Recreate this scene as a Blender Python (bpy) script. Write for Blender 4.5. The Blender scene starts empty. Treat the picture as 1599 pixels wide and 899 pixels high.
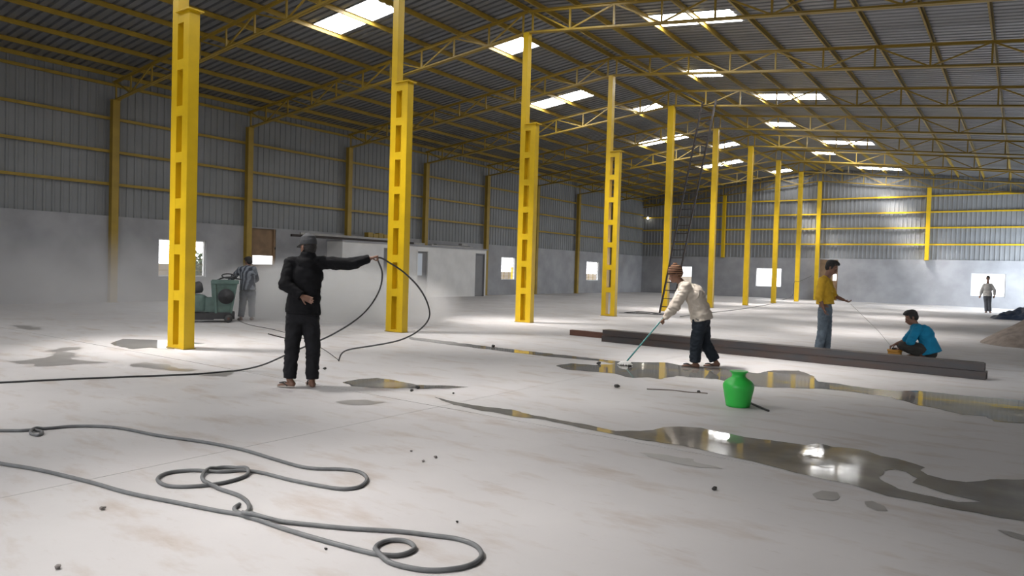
import bpy, bmesh, math, random
from mathutils import Vector, Matrix, noise
from mathutils.geometry import tessellate_polygon
random.seed(7)
scene = bpy.context.scene
col = scene.collection
V = Vector

# ------------------------------------------------------------------ camera
FPX = 1111.03
CAM = V((11.408, 0.0, 1.45))
FW = V((-0.58344536, 0.81174891, -0.0255972)); RT = V((0.81123652, 0.58399426, 0.02908636)); UP = V((-0.03855944, 0.00379509, 0.9992491))
cd = bpy.data.cameras.new('camera'); cam = bpy.data.objects.new('camera', cd); col.objects.link(cam)
cd.sensor_width = 36.0; cd.lens = FPX / 1599 * 36.0; cd.clip_end = 500; cd.clip_start = 0.05
cam.matrix_world = Matrix(((RT.x, UP.x, -FW.x, CAM.x), (RT.y, UP.y, -FW.y, CAM.y), (RT.z, UP.z, -FW.z, CAM.z), (0, 0, 0, 1)))
scene.camera = cam

# ------------------------------------------------------------------ light and exposure
SKYLIGHT = 20.0          # diffuse glow of the translucent roof sheets
SUNTHRU = 42.0           # sunlight scattered forward through them, W per square metre
SUN_DIR = Vector((.45, .30, -.84)).normalized()   # the way the sunlight travels
SKY = 5.0                # bright hazy sky outside
w = bpy.data.worlds.new('sky'); scene.world = w; w.use_nodes = True
bgn = w.node_tree.nodes['Background']; bgn.inputs[0].default_value = (0.93, 0.96, 1.0, 1); bgn.inputs[1].default_value = SKY
def area_light(name, loc, rot, sx, sy, power, colr=(1, 1, 1)):
    l = bpy.data.lights.new(name, 'AREA'); l.shape = 'RECTANGLE'; l.size = sx; l.size_y = sy; l.energy = power; l.color = colr
    o = bpy.data.objects.new(name, l); col.objects.link(o); o.location = loc; o.rotation_euler = rot; return o
scene.cycles.volume_bounces = 3
# added fill light at an unseen side bay, placed to brighten the end wall
area_light('side_bay_fill', (12.9, 47.2, 2.3), (0, math.radians(90), 0), 4.4, 6.4, 720, (.78, .89, 1.0))
# daylight entering by the open gateway in the near end wall, behind the photographer
area_light('gateway_daylight', (7.0, -8.5, 2.6), (math.radians(90), 0, 0), 7.5, 5.0, 170, (1.0, 0.97, 0.93))
scene.view_settings.view_transform = 'Standard'; scene.view_settings.look = 'None'
scene.view_settings.gamma = 1.0; scene.view_settings.use_curve_mapping = False
scene.view_settings.exposure = 0.04

# ------------------------------------------------------------------ helpers
def pix_ray(x, y): return FW + RT * ((x - 799.5) / FPX) + UP * ((449.5 - y) / FPX)
def fl(x, y, z=0.0):                       # point of the floor (height z)
    d = pix_ray(x, y); return CAM + d * ((z - CAM.z) / d.z)
def on(x, y, base, dy=0.0):                # point on the upright plane facing the camera through base, dy further away
    a = V((base.x - CAM.x, base.y - CAM.y, 0)).normalized()
    d = pix_ray(x, y); p0 = base + a * dy
    return CAM + d * ((p0 - CAM).dot(a) / d.dot(a))

def tag(o, label=None, cat=None, group=None, kind=None):
    if label: o['label'] = label
    if cat: o['category'] = cat
    if group: o['group'] = group
    if kind: o['kind'] = kind
    return o
def empty(name, loc=(0, 0, 0), parent=None):
    o = bpy.data.objects.new(name, None); col.objects.link(o); o.location = loc; o.empty_display_size = 0.2
    if parent: o.parent = parent
    return o
def link(name, me, mat=None, parent=None):
    o = bpy.data.objects.new(name, me); col.objects.link(o)
    if mat is not None and not me.materials: me.materials.append(mat)
    if parent is not None:
        o.parent = parent
        o.matrix_parent_inverse = Matrix.Translation(parent.location).inverted() if parent.parent is None else (Matrix.Translation(parent.parent.location) @ Matrix.Translation(parent.location)).inverted() if parent.type == 'EMPTY' else Matrix.Identity(4)
    return o

class MB:
    def __init__(s): s.v = []; s.f = []
    def add(s, vs, fs):
        b = len(s.v); s.v += [tuple(q) for q in vs]; s.f += [tuple(i + b for i in f) for f in fs]; return s
    def box(s, lo, hi):
        x0, y0, z0 = lo; x1, y1, z1 = hi
        return s.add([(x0, y0, z0), (x1, y0, z0), (x1, y1, z0), (x0, y1, z0), (x0, y0, z1), (x1, y0, z1), (x1, y1, z1), (x0, y1, z1)],
                     [(0, 3, 2, 1), (4, 5, 6, 7), (0, 1, 5, 4), (1, 2, 6, 5), (2, 3, 7, 6), (3, 0, 4, 7)])
    def bar(s, a, b, w, h, side=None):         # rectangular bar a->b, width w along side, height h
        a = V(a); b = V(b); d = (b - a).normalized()
        sd = V(side) if side else (V((0, 1, 0)) if abs(d.y) < .9 else V((1, 0, 0)))
        sd = (sd - d * sd.dot(d)).normalized(); up = d.cross(sd)
        vs = []
        for p in (a, b):
            for i, j in ((-1, -1), (1, -1), (1, 1), (-1, 1)): vs.append(p + sd * (i * w / 2) + up * (j * h / 2))
        return s.add(vs, [(0, 1, 2, 3), (7, 6, 5, 4), (0, 4, 5, 1), (1, 5, 6, 2), (2, 6, 7, 3), (3, 7, 4, 0)])
    def angle(s, a, b, w, t, side, up):        # L section
        a = V(a); b = V(b); sd = V(side).normalized(); u = V(up).normalized()
        prof = [(0, 0), (w, 0), (w, t), (t, t), (t, w), (0, w)]
        vs = [p + sd * q[0] + u * q[1] for p in (a, b) for q in prof]
        fs = [(i, (i + 1) % 6, (i + 1) % 6 + 6, i + 6) for i in range(6)] + [(5, 4, 3, 0), (3, 2, 1, 0), (6, 9, 10, 11), (6, 7, 8, 9)]
        return s.add(vs, fs)
    def cap(s, A, B, ra, rb, side=None, n=14, m=4, fa=False, fb=False):   # tapered elliptic capsule
        A = V(A); B = V(B); ra = ra if isinstance(ra, tuple) else (ra, ra); rb = rb if isinstance(rb, tuple) else (rb, rb)
        d = B - A
        if d.length < 1e-6: d = V((0, 0, 1e-4)); B = A + d
        d.normalize()
        sd = V(side) if side is not None else (V((1, 0, 0)) if abs(d.x) < .8 else V((0, 1, 0)))
        sd = sd - d * sd.dot(d)
        if sd.length < 1e-4: sd = V((0, 1, 0)) - d * d.y
        sd.normalize(); up = d.cross(sd); rings = []
        if fa: rings.append((A, ra[0], ra[1]))
        else:
            for k in range(m):
                t = math.radians(90 * (1 - (k + .25) / m)); c = math.cos(t); q = math.sin(t)
                rings.append((A - d * (q * (ra[0] + ra[1]) / 2), ra[0] * c, ra[1] * c))
            rings.append((A, ra[0], ra[1]))
        if fb: rings.append((B, rb[0], rb[1]))
        else:
            rings.append((B, rb[0], rb[1]))
            for k in range(m):
                t = math.radians(90 * ((k + .75) / m)); c = math.cos(t); q = math.sin(t)
                rings.append((B + d * (q * (rb[0] + rb[1]) / 2), rb[0] * c, rb[1] * c))
        vs = []; fs = []
        for c, a, b in rings:
            for i in range(n):
                t = 2 * math.pi * i / n; vs.append(c + sd * (a * math.cos(t)) + up * (b * math.sin(t)))
        for k in range(len(rings) - 1):
            for i in range(n): j = (i + 1) % n; fs.append((k * n + i, k * n + j, k * n + n + j, k * n + n + i))
        fs.append(tuple(range(n - 1, -1, -1))); fs.append(tuple(range((len(rings) - 1) * n, len(rings) * n)))
        return s.add(vs, fs)
    def ell(s, c, r, fwd=None, n=16, m=10):    # ellipsoid, r = (along fwd, side, up)
        c = V(c); f = V(fwd).normalized() if fwd is not None else V((1, 0, 0))
        sd = V((0, 0, 1)).cross(f); sd = sd.normalized() if sd.length > 1e-4 else V((0, 1, 0)); up = f.cross(sd)
        vs = [c - up * r[2]]
        for k in range(1, m):
            t = math.pi * k / m - math.pi / 2
            for i in range(n):
                a = 2 * math.pi * i / n
                vs.append(c + f * (r[0] * math.cos(t) * math.cos(a)) + sd * (r[1] * math.cos(t) * math.sin(a)) + up * (r[2] * math.sin(t)))
        vs.append(c + up * r[2]); fs = []
        for i in range(n): fs.append((0, 1 + (i + 1) % n, 1 + i))
        for k in range(m - 2):
            for i in range(n): a = 1 + k * n; j = (i + 1) % n; fs.append((a + i, a + j, a + n + j, a + n + i))
        L = len(vs) - 1; a = 1 + (m - 2) * n
        for i in range(n): fs.append((a + i, a + (i + 1) % n, L))
        return s.add(vs, fs)
    def lathe(s, c, prof, n=32, axis=None):
        c = V(c); vs = []; fs = []
        ax = V(axis).normalized() if axis else V((0, 0, 1)); sd = ax.orthogonal().normalized(); u = ax.cross(sd)
        for r, z in prof:
            for i in range(n): t = 2 * math.pi * i / n; vs.append(c + ax * z + sd * (r * math.cos(t)) + u * (r * math.sin(t)))
        for k in range(len(prof) - 1):
            for i in range(n): j = (i + 1) % n; fs.append((k * n + i, k * n + j, k * n + n + j, k * n + n + i))
        fs.append(tuple(range(n - 1, -1, -1))); fs.append(tuple(range((len(prof) - 1) * n, len(prof) * n)))
        return s.add(vs, fs)
    def tube(s, pts, r, n=8, flat=1.0):
        pts = [V(q) for q in pts]; vs = []; fs = []; N = len(pts)
        for k, q in enumerate(pts):
            t = (pts[min(k + 1, N - 1)] - pts[max(k - 1, 0)]).normalized()
            up = V((0, 0, 1)); sd = t.cross(up); sd = sd.normalized() if sd.length > .05 else V((1, 0, 0)); u = sd.cross(t).normalized()
            for i in range(n): a = 2 * math.pi * i / n; vs.append(q + sd * (r * math.cos(a)) + u * (r * flat * math.sin(a)))
        for k in range(N - 1):
            for i in range(n): j = (i + 1) % n; fs.append((k * n + i, k * n + j, k * n + n + j, k * n + n + i))
        fs.append(tuple(range(n - 1, -1, -1))); fs.append(tuple(range((N - 1) * n, N * n)))
        return s.add(vs, fs)
    def mesh(s, name, smooth=False):
        me = bpy.data.meshes.new(name); me.from_pydata(s.v, [], s.f); me.update()
        if smooth: me.polygons.foreach_set('use_smooth', [True] * len(me.polygons))
        return me
    def build(s, name, mat, parent=None, smooth=False): return link(name, s.mesh(name, smooth), mat, parent)

def spline(pts, sub=8):
    pts = [V(q) for q in pts]; out = []; N = len(pts)
    for i in range(N - 1):
        p0 = pts[max(i - 1, 0)]; p1 = pts[i]; p2 = pts[i + 1]; p3 = pts[min(i + 2, N - 1)]
        for k in range(sub):
            t = k / sub; t2 = t * t; t3 = t2 * t
            out.append(0.5 * ((2 * p1) + (p2 - p0) * t + (2 * p0 - 5 * p1 + 4 * p2 - p3) * t2 + (3 * p1 - p0 - 3 * p2 + p3) * t3))
    out.append(pts[-1]); return out

def fuse(mb, voxel, it=4, wr=0.0, wf=9.0, seed=0, fac=.5):   # one continuous surface from overlapping shells
    me = mb.mesh('tmp'); o = bpy.data.objects.new('tmp', me); col.objects.link(o)
    m = o.modifiers.new('r', 'REMESH'); m.mode = 'VOXEL'; m.voxel_size = voxel
    if it: q = o.modifiers.new('s', 'SMOOTH'); q.factor = fac; q.iterations = it
    dg = bpy.context.evaluated_depsgraph_get(); out = bpy.data.meshes.new_from_object(o.evaluated_get(dg))
    bpy.data.objects.remove(o); bpy.data.meshes.remove(me)
    if wr:
        vn = [v.normal.copy() for v in out.vertices]
        for v, nn in zip(out.vertices, vn):
            c = v.co; q = V((c.x * wf, c.y * wf, c.z * wf * 1.5 + seed))
            a = 1 - abs(noise.noise(q + V((noise.noise(q * .5) * 1.5,) * 3)))*2
            v.co = c + nn * (wr * (a - .4) + wr * .5 * noise.noise(q * 2.3))
    out.polygons.foreach_set('use_smooth', [True] * len(out.polygons)); out.update(); return out

# ------------------------------------------------------------------ materials
def new_mat(name):
    m = bpy.data.materials.new(name); m.use_nodes = True; nt = m.node_tree
    return m, nt, nt.nodes['Principled BSDF']
def mat(name, c, rough=.6, metal=0.0, var=0.0, scale=6.0, c2=None, bump=0.0, bscale=40.0, stretch=None, spec=.5, detail=5):
    m, nt, b = new_mat(name); b.inputs['Roughness'].default_value = rough; b.inputs['Metallic'].default_value = metal
    b.inputs['Specular IOR Level'].default_value = spec
    b.inputs['Base Color'].default_value = (*c, 1)
    if var or c2 or bump:
        tc = nt.nodes.new('ShaderNodeTexCoord'); geo = nt.nodes.new('ShaderNodeNewGeometry'); src = geo.outputs['Position']
        if stretch:
            mp = nt.nodes.new('ShaderNodeMapping'); mp.inputs['Scale'].default_value = stretch; nt.links.new(src, mp.inputs[0]); src = mp.outputs[0]
    if var or c2:
        n = nt.nodes.new('ShaderNodeTexNoise'); n.inputs['Scale'].default_value = scale; n.inputs['Detail'].default_value = detail; nt.links.new(src, n.inputs['Vector'])
        r = nt.nodes.new('ShaderNodeValToRGB'); r.color_ramp.elements[0].position = .36; r.color_ramp.elements[1].position = .66
        k2 = c2 if c2 else tuple(x * (1 - var) for x in c)
        r.color_ramp.elements[0].color = (*k2, 1); r.color_ramp.elements[1].color = (*c, 1)
        nt.links.new(n.outputs['Fac'], r.inputs[0]); nt.links.new(r.outputs[0], b.inputs['Base Color'])
    if bump:
        n2 = nt.nodes.new('ShaderNodeTexNoise'); n2.inputs['Scale'].default_value = bscale; n2.inputs['Detail'].default_value = 4; nt.links.new(src, n2.inputs['Vector'])
        bp = nt.nodes.new('ShaderNodeBump'); bp.inputs['Strength'].default_value = bump; bp.inputs['Distance'].default_value = .02
        nt.links.new(n2.outputs['Fac'], bp.inputs['Height']); nt.links.new(bp.outputs[0], b.inputs['Normal'])
    return m

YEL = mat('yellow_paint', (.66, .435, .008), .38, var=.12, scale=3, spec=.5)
TRY = mat('shaded_yellow_truss_paint', (.35, .235, .03), .45, var=.15, scale=3)  # same yellow paint as the columns, darkened for the shade under the roof
YEL2 = mat('yellow_paint_shaded', (.35, .235, .03), .5, var=.18, scale=3)  # purlin and girt yellow, low light likewise put into the colour
ROOF = mat('galvanised_roof', (.215, .222, .235), .34, .4, var=.15, scale=.8)
CLAD = mat('blue_grey_cladding', (.235, .245, .258), .6, .0, var=.12, scale=.9)
PLASTER = mat('grey_white_plaster', (.35, .355, .375), .9, var=.22, scale=1.1, bump=.1, bscale=25)
WHITE = mat('white_plaster', (.72, .72, .72), .85, var=.12, scale=1.4, bump=.06, bscale=25)
BROWN = mat('brown_board', (.26, .17, .10), .75, var=.25, scale=3)
DGREY = mat('grey_door', (.20, .20, .21), .6, var=.1, scale=2)
STEEL = mat('dark_steel', (.05, .05, .054), .45, .3, c2=(.068, .048, .042), scale=1.6, stretch=(1, 6, 6))
STEELR = mat('rusty_steel', (.15, .07, .05), .7, .2, var=.3, scale=3)
LADM = mat('ladder_steel', (.035, .026, .024), .55, .3, var=.3, scale=8)
HOSE = mat('grey_rubber_hose', (.14, .145, .15), .55, var=.25, scale=12)
HOSEB = mat('black_rubber_hose', (.035, .035, .037), .5, var=.2, scale=12)
GREEN = mat('green_plastic', (.035, .50, .07), .35, var=.06, scale=5)
GRINDG = mat('green_machine_paint', (.10, .17, .15), .6, var=.3, scale=7)
GRINDD = mat('dark_machine_metal', (.05, .05, .055), .55, .4, var=.3, scale=9)
SKIN = mat('brown_skin', (.20, .10, .065), .55, var=.12, scale=14)
HAIR = mat('black_hair', (.012, .010, .010), .55, bump=.5, bscale=160)
HOODIE = mat('black_cotton', (.012, .012, .014), .9, var=.3, scale=9, spec=.2)
BLACKJ = mat('black_denim', (.018, .018, .021), .85, var=.3, scale=10, spec=.2)
CAPM = mat('charcoal_cap_cloth', (.05, .052, .058), .8, var=.2, scale=20)
CREAM = mat('cream_shirt_cloth', (.56, .50, .43), .85, var=.14, scale=8, spec=.2)
NAVY = mat('navy_trouser_cloth', (.025, .032, .042), .85, var=.2, scale=8, spec=.2)
YSHIRT = mat('mustard_shirt_cloth', (.62, .38, .035), .8, var=.18, scale=10, spec=.2)
JEANS = mat('blue_grey_denim', (.15, .19, .23), .85, var=.35, scale=9, spec=.2)
BLUE = mat('teal_blue_shirt_cloth', (.008, .20, .36), .75, var=.15, scale=9, spec=.25)
OLIVE = mat('dark_olive_trousers', (.035, .033, .030), .85, var=.2, scale=9)
GREYT = mat('grey_trousers', (.09, .10, .12), .85, var=.2, scale=9)
WSHIRT = mat('pale_grey_shirt', (.50, .49, .48), .85, var=.15, scale=9)
SANDAL = mat('worn_sandal', (.12, .085, .065), .8, var=.3, scale=15)
SANDALW = mat('pale_sandal', (.45, .40, .36), .8, var=.2, scale=15)
TEALP = mat('teal_handle', (.03, .20, .19), .45)
MOPW = mat('white_mop', (.7, .7, .68), .9, bump=.8, bscale=60)
TAPE = mat('orange_brown_reel', (.50, .25, .04), .6)
SAND = mat('grey_brown_sand', (.30, .25, .22), .95, var=.3, scale=6, bump=.5, bscale=18)
TARP = mat('blue_tarp', (.02, .04, .085), .5, var=.4, scale=2)
TARPG = mat('grey_sacks', (.40, .37, .36), .9, var=.2, scale=3)
DARK = mat('dark_rubble', (.05, .048, .045), .9, var=.3, scale=20)
STONE = mat('grey_rubble', (.22, .20, .19), .9, var=.3, scale=20)
LEAF = mat('green_leaf', (.07, .11, .04), .7, var=.4, scale=3)
GROUND = mat('pale_earth', (.30, .255, .20), .95, var=.25, scale=.6)
PIPEW = mat('pale_pipe', (.42, .41, .40), .6, var=.2, scale=4)

def stripe_mat(name, c1, c2, sc, direction='Z', thr=.5):
    m, nt, b = new_mat(name); tc = nt.nodes.new('ShaderNodeTexCoord'); wv = nt.nodes.new('ShaderNodeTexWave'); wv.bands_direction = direction
    wv.inputs['Scale'].default_value = sc; wv.inputs['Distortion'].default_value = .8; nt.links.new(tc.outputs['Object'], wv.inputs['Vector'])
    r = nt.nodes.new('ShaderNodeValToRGB'); r.color_ramp.elements[0].color = (*c1, 1); r.color_ramp.elements[1].color = (*c2, 1)
    r.color_ramp.elements[0].position = thr - .12; r.color_ramp.elements[1].position = thr + .12
    nt.links.new(wv.outputs['Fac'], r.inputs[0]); nt.links.new(r.outputs[0], b.inputs['Base Color']); b.inputs['Roughness'].default_value = .9; b.inputs['Specular IOR Level'].default_value = .2
    return m
BEANIE = stripe_mat('striped_knit', (.055, .028, .02), (.20, .11, .065), 9.0, 'Z')
STRIPED = stripe_mat('striped_shirt_cloth', (.05, .055, .07), (.17, .19, .22), 4.5, 'X')

def skylight_mat():
    m, nt, b = new_mat('translucent_skylight'); e = nt.nodes.new('ShaderNodeEmission'); e.inputs[0].default_value = (1.0, .99, .98, 1); e.inputs[1].default_value = SKYLIGHT
    nt.links.new(e.outputs[0], nt.nodes['Material Output'].inputs[0]); return m
SKYL = skylight_mat()

def floor_mat():
    m, nt, b = new_mat('dusty_cement_floor'); L = nt.links; N = nt.nodes
    pos = N.new('ShaderNodeNewGeometry').outputs['Position']
    def noi(s, d=6, st=None, rough=.55):
        n = N.new('ShaderNodeTexNoise'); n.inputs['Scale'].default_value = s; n.inputs['Detail'].default_value = d; n.inputs['Roughness'].default_value = rough
        if st:
            mp = N.new('ShaderNodeMapping'); mp.inputs['Scale'].default_value = st; mp.inputs['Rotation'].default_value = (0, 0, .35); L.new(pos, mp.inputs[0]); L.new(mp.outputs[0], n.inputs['Vector'])
        else: L.new(pos, n.inputs['Vector'])
        return n.outputs['Fac']
    def ramp(f, a, b_, ca, cb):
        r = N.new('ShaderNodeValToRGB'); r.color_ramp.elements[0].position = a; r.color_ramp.elements[1].position = b_
        r.color_ramp.elements[0].color = (*ca, 1); r.color_ramp.elements[1].color = (*cb, 1); L.new(f, r.inputs[0]); return r.outputs[0]
    def mix(a, b_, f, mode='MIX'):
        x = N.new('ShaderNodeMix'); x.data_type = 'RGBA'; x.blend_type = mode
        if isinstance(f, float): x.inputs[0].default_value = f
        else: L.new(f, x.inputs[0])
        L.new(a, x.inputs[6]); L.new(b_, x.inputs[7]); return x.outputs[2]
    base = ramp(noi(.45), .35, .68, (.465, .453, .455), (.545, .532, .534))
    st1 = ramp(noi(1.3, 8, (1.0, 2.6, 1), .62), .52, .74, (1, 1, 1), (.76, .66, .57))
    c = mix(base, st1, .9, 'MULTIPLY')
    st2 = ramp(noi(5.5, 8, (.6, 2.2, 1), .7), .60, .78, (1, 1, 1), (.68, .60, .53))
    c = mix(c, st2, .7, 'MULTIPLY')
    L.new(c, b.inputs['Base Color'])
    rr = ramp(noi(.8), .3, .7, (.52,) * 3, (.72,) * 3); L.new(rr, b.inputs['Roughness'])
    b.inputs['Specular IOR Level'].default_value = .35
    bp = N.new('ShaderNodeBump'); bp.inputs['Strength'].default_value = .12; bp.inputs['Distance'].default_value = .01; L.new(noi(22), bp.inputs['Height']); L.new(bp.outputs[0], b.inputs['Normal'])
    return m
FLOOR = floor_mat()
def puddle_mat():
    m, nt, b = new_mat('wet_slurry'); L = nt.links; N = nt.nodes
    pos = N.new('ShaderNodeNewGeometry').outputs['Position']
    n = N.new('ShaderNodeTexNoise'); n.inputs['Scale'].default_value = 2.2; n.inputs['Detail'].default_value = 6; L.new(pos, n.inputs['Vector'])
    r = N.new('ShaderNodeValToRGB'); r.color_ramp.elements[0].position = .35; r.color_ramp.elements[1].position = .7
    r.color_ramp.elements[0].color = (.15, .145, .135, 1); r.color_ramp.elements[1].color = (.25, .24, .225, 1); L.new(n.outputs['Fac'], r.inputs[0]); L.new(r.outputs[0], b.inputs['Base Color'])
    r2 = N.new('ShaderNodeValToRGB'); r2.color_ramp.elements[0].position = .42; r2.color_ramp.elements[1].position = .62
    r2.color_ramp.elements[0].color = (.01,) * 3 + (1,); r2.color_ramp.elements[1].color = (.09,) * 3 + (1,)
    n3 = N.new('ShaderNodeTexNoise'); n3.inputs['Scale'].default_value = 1.1; n3.inputs['Detail'].default_value = 3; L.new(pos, n3.inputs['Vector'])
    L.new(n3.outputs['Fac'], r2.inputs[0]); L.new(r2.outputs[0], b.inputs['Roughness']); b.inputs['IOR'].default_value = 1.33
    n2 = N.new('ShaderNodeTexNoise'); n2.inputs['Scale'].default_value = 9; n2.inputs['Detail'].default_value = 3; L.new(pos, n2.inputs['Vector'])
    bp = N.new('ShaderNodeBump'); bp.inputs['Strength'].default_value = .025; bp.inputs['Distance'].default_value = .01; L.new(n2.outputs['Fac'], bp.inputs['Height']); L.new(bp.outputs[0], b.inputs['Normal'])
    return m
PUDDLE = puddle_mat()
DAMP = mat('damp_cement', (.27, .26, .25), .35, var=.15, scale=4)

# ------------------------------------------------------------------ the building
HW = 12.96; YN = -8.6; YF = 51.24; LB = 4.97; Y1 = 6.33; HM = 2.83; HE = 7.182; HR = 8.618
SL = (HR - HE) / HW
def bayY(n): return YF - .12 if n == 10 else Y1 + (n - 1) * LB
def rz(x): return HR - SL * abs(x)
ORD = ['first', 'second', 'third', 'fourth', 'fifth', 'sixth', 'seventh', 'eighth', 'ninth', 'tenth']

# floor: cast slabs with open joints over a dark bed
floor_o = MB().box((-HW - .2, YN - .2, -.30), (HW + .2, YF + .2, -.05)).build('floor', DARK); tag(floor_o, 'pale dusty cement floor of the shed cast in slabs', 'floor', kind='structure')
ys = [YN - .1] + [5.58 + LB * k for k in range(-2, 10)] + [YF + .1]; xs = [-HW - .1, -6.5, 0, 6.5, HW + .1]
for i in range(len(xs) - 1):
    for j in range(len(ys) - 1):
        g = .007; MB().box((xs[i] + g * .4, ys[j] + g, -.06), (xs[i + 1] - g * .4, ys[j + 1] - g, 0)).build('slab', FLOOR, floor_o)

def rib_profile(n, pitch, h, base=.6, ramp_=.08):
    pr = []
    for k in range(n):
        t = k * pitch; pr += [(t, 0), (t + pitch * base, 0), (t + pitch * (base + ramp_), h), (t + pitch * (1 - ramp_), h)]
    return pr + [(n * pitch, 0)]
# roof sheets, ribs running down the slope
RP = rib_profile(4, .25, .055)
_rs = {}
def roof_mesh(x0, x1, skyl=False):
    k = (round(x0, 3), round(x1, 3), skyl)
    if k not in _rs:
        vs = []; fs = []
        for y, z in RP:
            for x in (x0, x1): vs.append((x, y, rz(x) + .25 + (z if not skyl else z * .6 + .01)))
        for i in range(len(RP) - 1): fs.append((2 * i, 2 * i + 1, 2 * i + 3, 2 * i + 2))
        _rs[k] = MB().add(vs, fs).mesh('roof_sheet')
    return _rs[k]
ceiling = MB().add([(-.32, YN, rz(.32) + .30), (0, YN, HR + .31), (.32, YN, rz(.32) + .30), (-.32, YF + .3, rz(.32) + .30), (0, YF + .3, HR + .31), (.32, YF + .3, rz(.32) + .30)], [(0, 1, 4, 3), (1, 2, 5, 4)]).build('ceiling', ROOF)
tag(ceiling, 'grey corrugated metal gable roof seen from below', 'roof', kind='structure')
SKL = {}
for y in (3.2, 13.2, 24.2, 34.2, 43.2): SKL[('L', y)] = (-5.45, -2.95)
for y in (8.2, 18.2, 28.2, 38.2, 49.2): SKL[('L', y)] = (-2.75, -1.55)
for y in (8.2, 18.2, 28.2, 39.2, 49.2): SKL[('R', y)] = (2.55, 4.98)
for y in (3.2, 14.2, 24.2, 34.2, 43.2): SKL[('R', y)] = (1.15, 2.35)
SKL[('L', -6.8)] = (-5.45, -2.95); SKL[('L', -1.8)] = (-2.75, -1.55); SKL[('R', -.8)] = (3.4, 4.98); SKL[('R', -6.8)] = (1.15, 2.35)
nsk = 0
for side in 'LR':
    for k in range(61):
        y = -8.8 + k * 1.0; y = round(y, 2); e = (-HW - .35, -.05) if side == 'L' else (.05, HW + .35)
        s = SKL.get((side, y))
        parts = [e] if not s else [(e[0], s[0]), (s[1], e[1])]
        for a, b in parts: o = link('roof_sheet', roof_mesh(a, b), ROOF, ceiling); o.location.y = y
        if s:
            nsk += 1; o = link('skylight_sheet', roof_mesh(s[0], s[1], True), SKYL, ceiling); o.location.y = y
            o['label'] = 'bright white translucent roof sheet'
            xm = (s[0] + s[1]) / 2; al = area_light('skylight_daylight', (xm, y + .5, rz(xm) + .20), (0, 0, 0), s[1] - s[0], 1.0, SUNTHRU * (s[1] - s[0]), (1.0, .95, .91))
            al.rotation_mode = 'QUATERNION'; al.rotation_quaternion = SUN_DIR.to_track_quat('-Z', 'Y'); al.data.spread = .58
# purlins
pm = [('L', x) for x in (.22, 1.36, 2.67, 3.98, 5.32, 6.62, 7.93, 9.23, 10.56, 11.85, 12.8)] + [('R', x) for x in (.22, 1.36, 2.67, 3.98, 5.32, 6.62, 7.93, 9.23, 10.56, 11.85, 12.8)]
for s, x in pm:
    X = -x if s == 'L' else x; z = rz(x) + .245
    m = MB(); m.bar((X, YN, z - .065), (X, YF + .2, z - .065), .010, .105, (1, 0, 0)); m.bar((X - .018, YN, z - .118), (X - .018, YF + .2, z - .118), .044, .010, (1, 0, 0)); m.bar((X + .018, YN, z - .008), (X + .018, YF + .2, z - .008), .044, .010, (1, 0, 0))
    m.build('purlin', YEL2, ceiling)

def wall_boxes(u0, u1, z1, holes, mk):
    us = sorted({u0, u1} | {h[0] for h in holes} | {h[1] for h in holes}); m = MB()
    for a, b in zip(us, us[1:]):
        mid = (a + b) / 2; cuts = sorted([(h[2], h[3]) for h in holes if h[0] < mid < h[1]]); z = 0
        for c0, c1 in cuts:
            if c0 > z: mk(m, a, b, z, c0)
            z = c1
        if z < z1: mk(m, a, b, z, z1)
    return m
WL = [(12.87, 14.63), (32.8, 34.25), (42.6, 44.4)]; WZ = (.86, 2.18)
holesL = [(a, b, *WZ) for a, b in WL] + [(16.5, 17.62, 0.0, 2.78)]
wall_left = wall_boxes(YN, YF + .23, HM, holesL, lambda m, a, b, c, d: m.box((-HW - .23, a, c), (-HW, b, d))).build('wall_left', PLASTER)
tag(wall_left, 'grey plastered low wall with ribbed metal cladding above, along the left side', 'wall', kind='structure')
holesF = [(-10.65, -8.85, .84, 2.1), (-4.1, -2.33, .78, 2.1), (8.8, 10.52, .68, 2.05), (.12, 1.3, 0, 2.75)]
wall_back = wall_boxes(-HW - .23, HW + .23, HM, holesF, lambda m, a, b, c, d: m.box((a, YF, c), (b, YF + .23, d))).build('wall_back', PLASTER)
tag(wall_back, 'grey plastered end wall with blue-grey ribbed cladding above, far end', 'wall', kind='structure')
WRp = [(12.9, 14.6), (20.8, 22.5), (32.6, 34.4)]; BAY = (43.9, 50.5, 4.6)  # BAY: added opening out of view, set near the corner for its light
wall_right = wall_boxes(YN, YF + .23, HM, [(a, b, *WZ) for a, b in WRp] + [(BAY[0], BAY[1], 0, HM + .01)], lambda m, a, b, c, d: m.box((HW, a, c), (HW + .23, b, d))).build('wall_right', PLASTER)
tag(wall_right, 'grey plastered low wall with ribbed cladding, along the right side', 'wall', kind='structure')
GATE = (3.2, 10.8, 5.2)
wall_front = wall_boxes(-HW - .23, HW + .23, HM, [(GATE[0], GATE[1], 0, HM + .01)], lambda m, a, b, c, d: m.box((a, YN - .23, c), (b, YN, d))).build('wall_front', PLASTER)
tag(wall_front, 'plastered near end wall with a wide gateway', 'wall', kind='structure')

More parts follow.
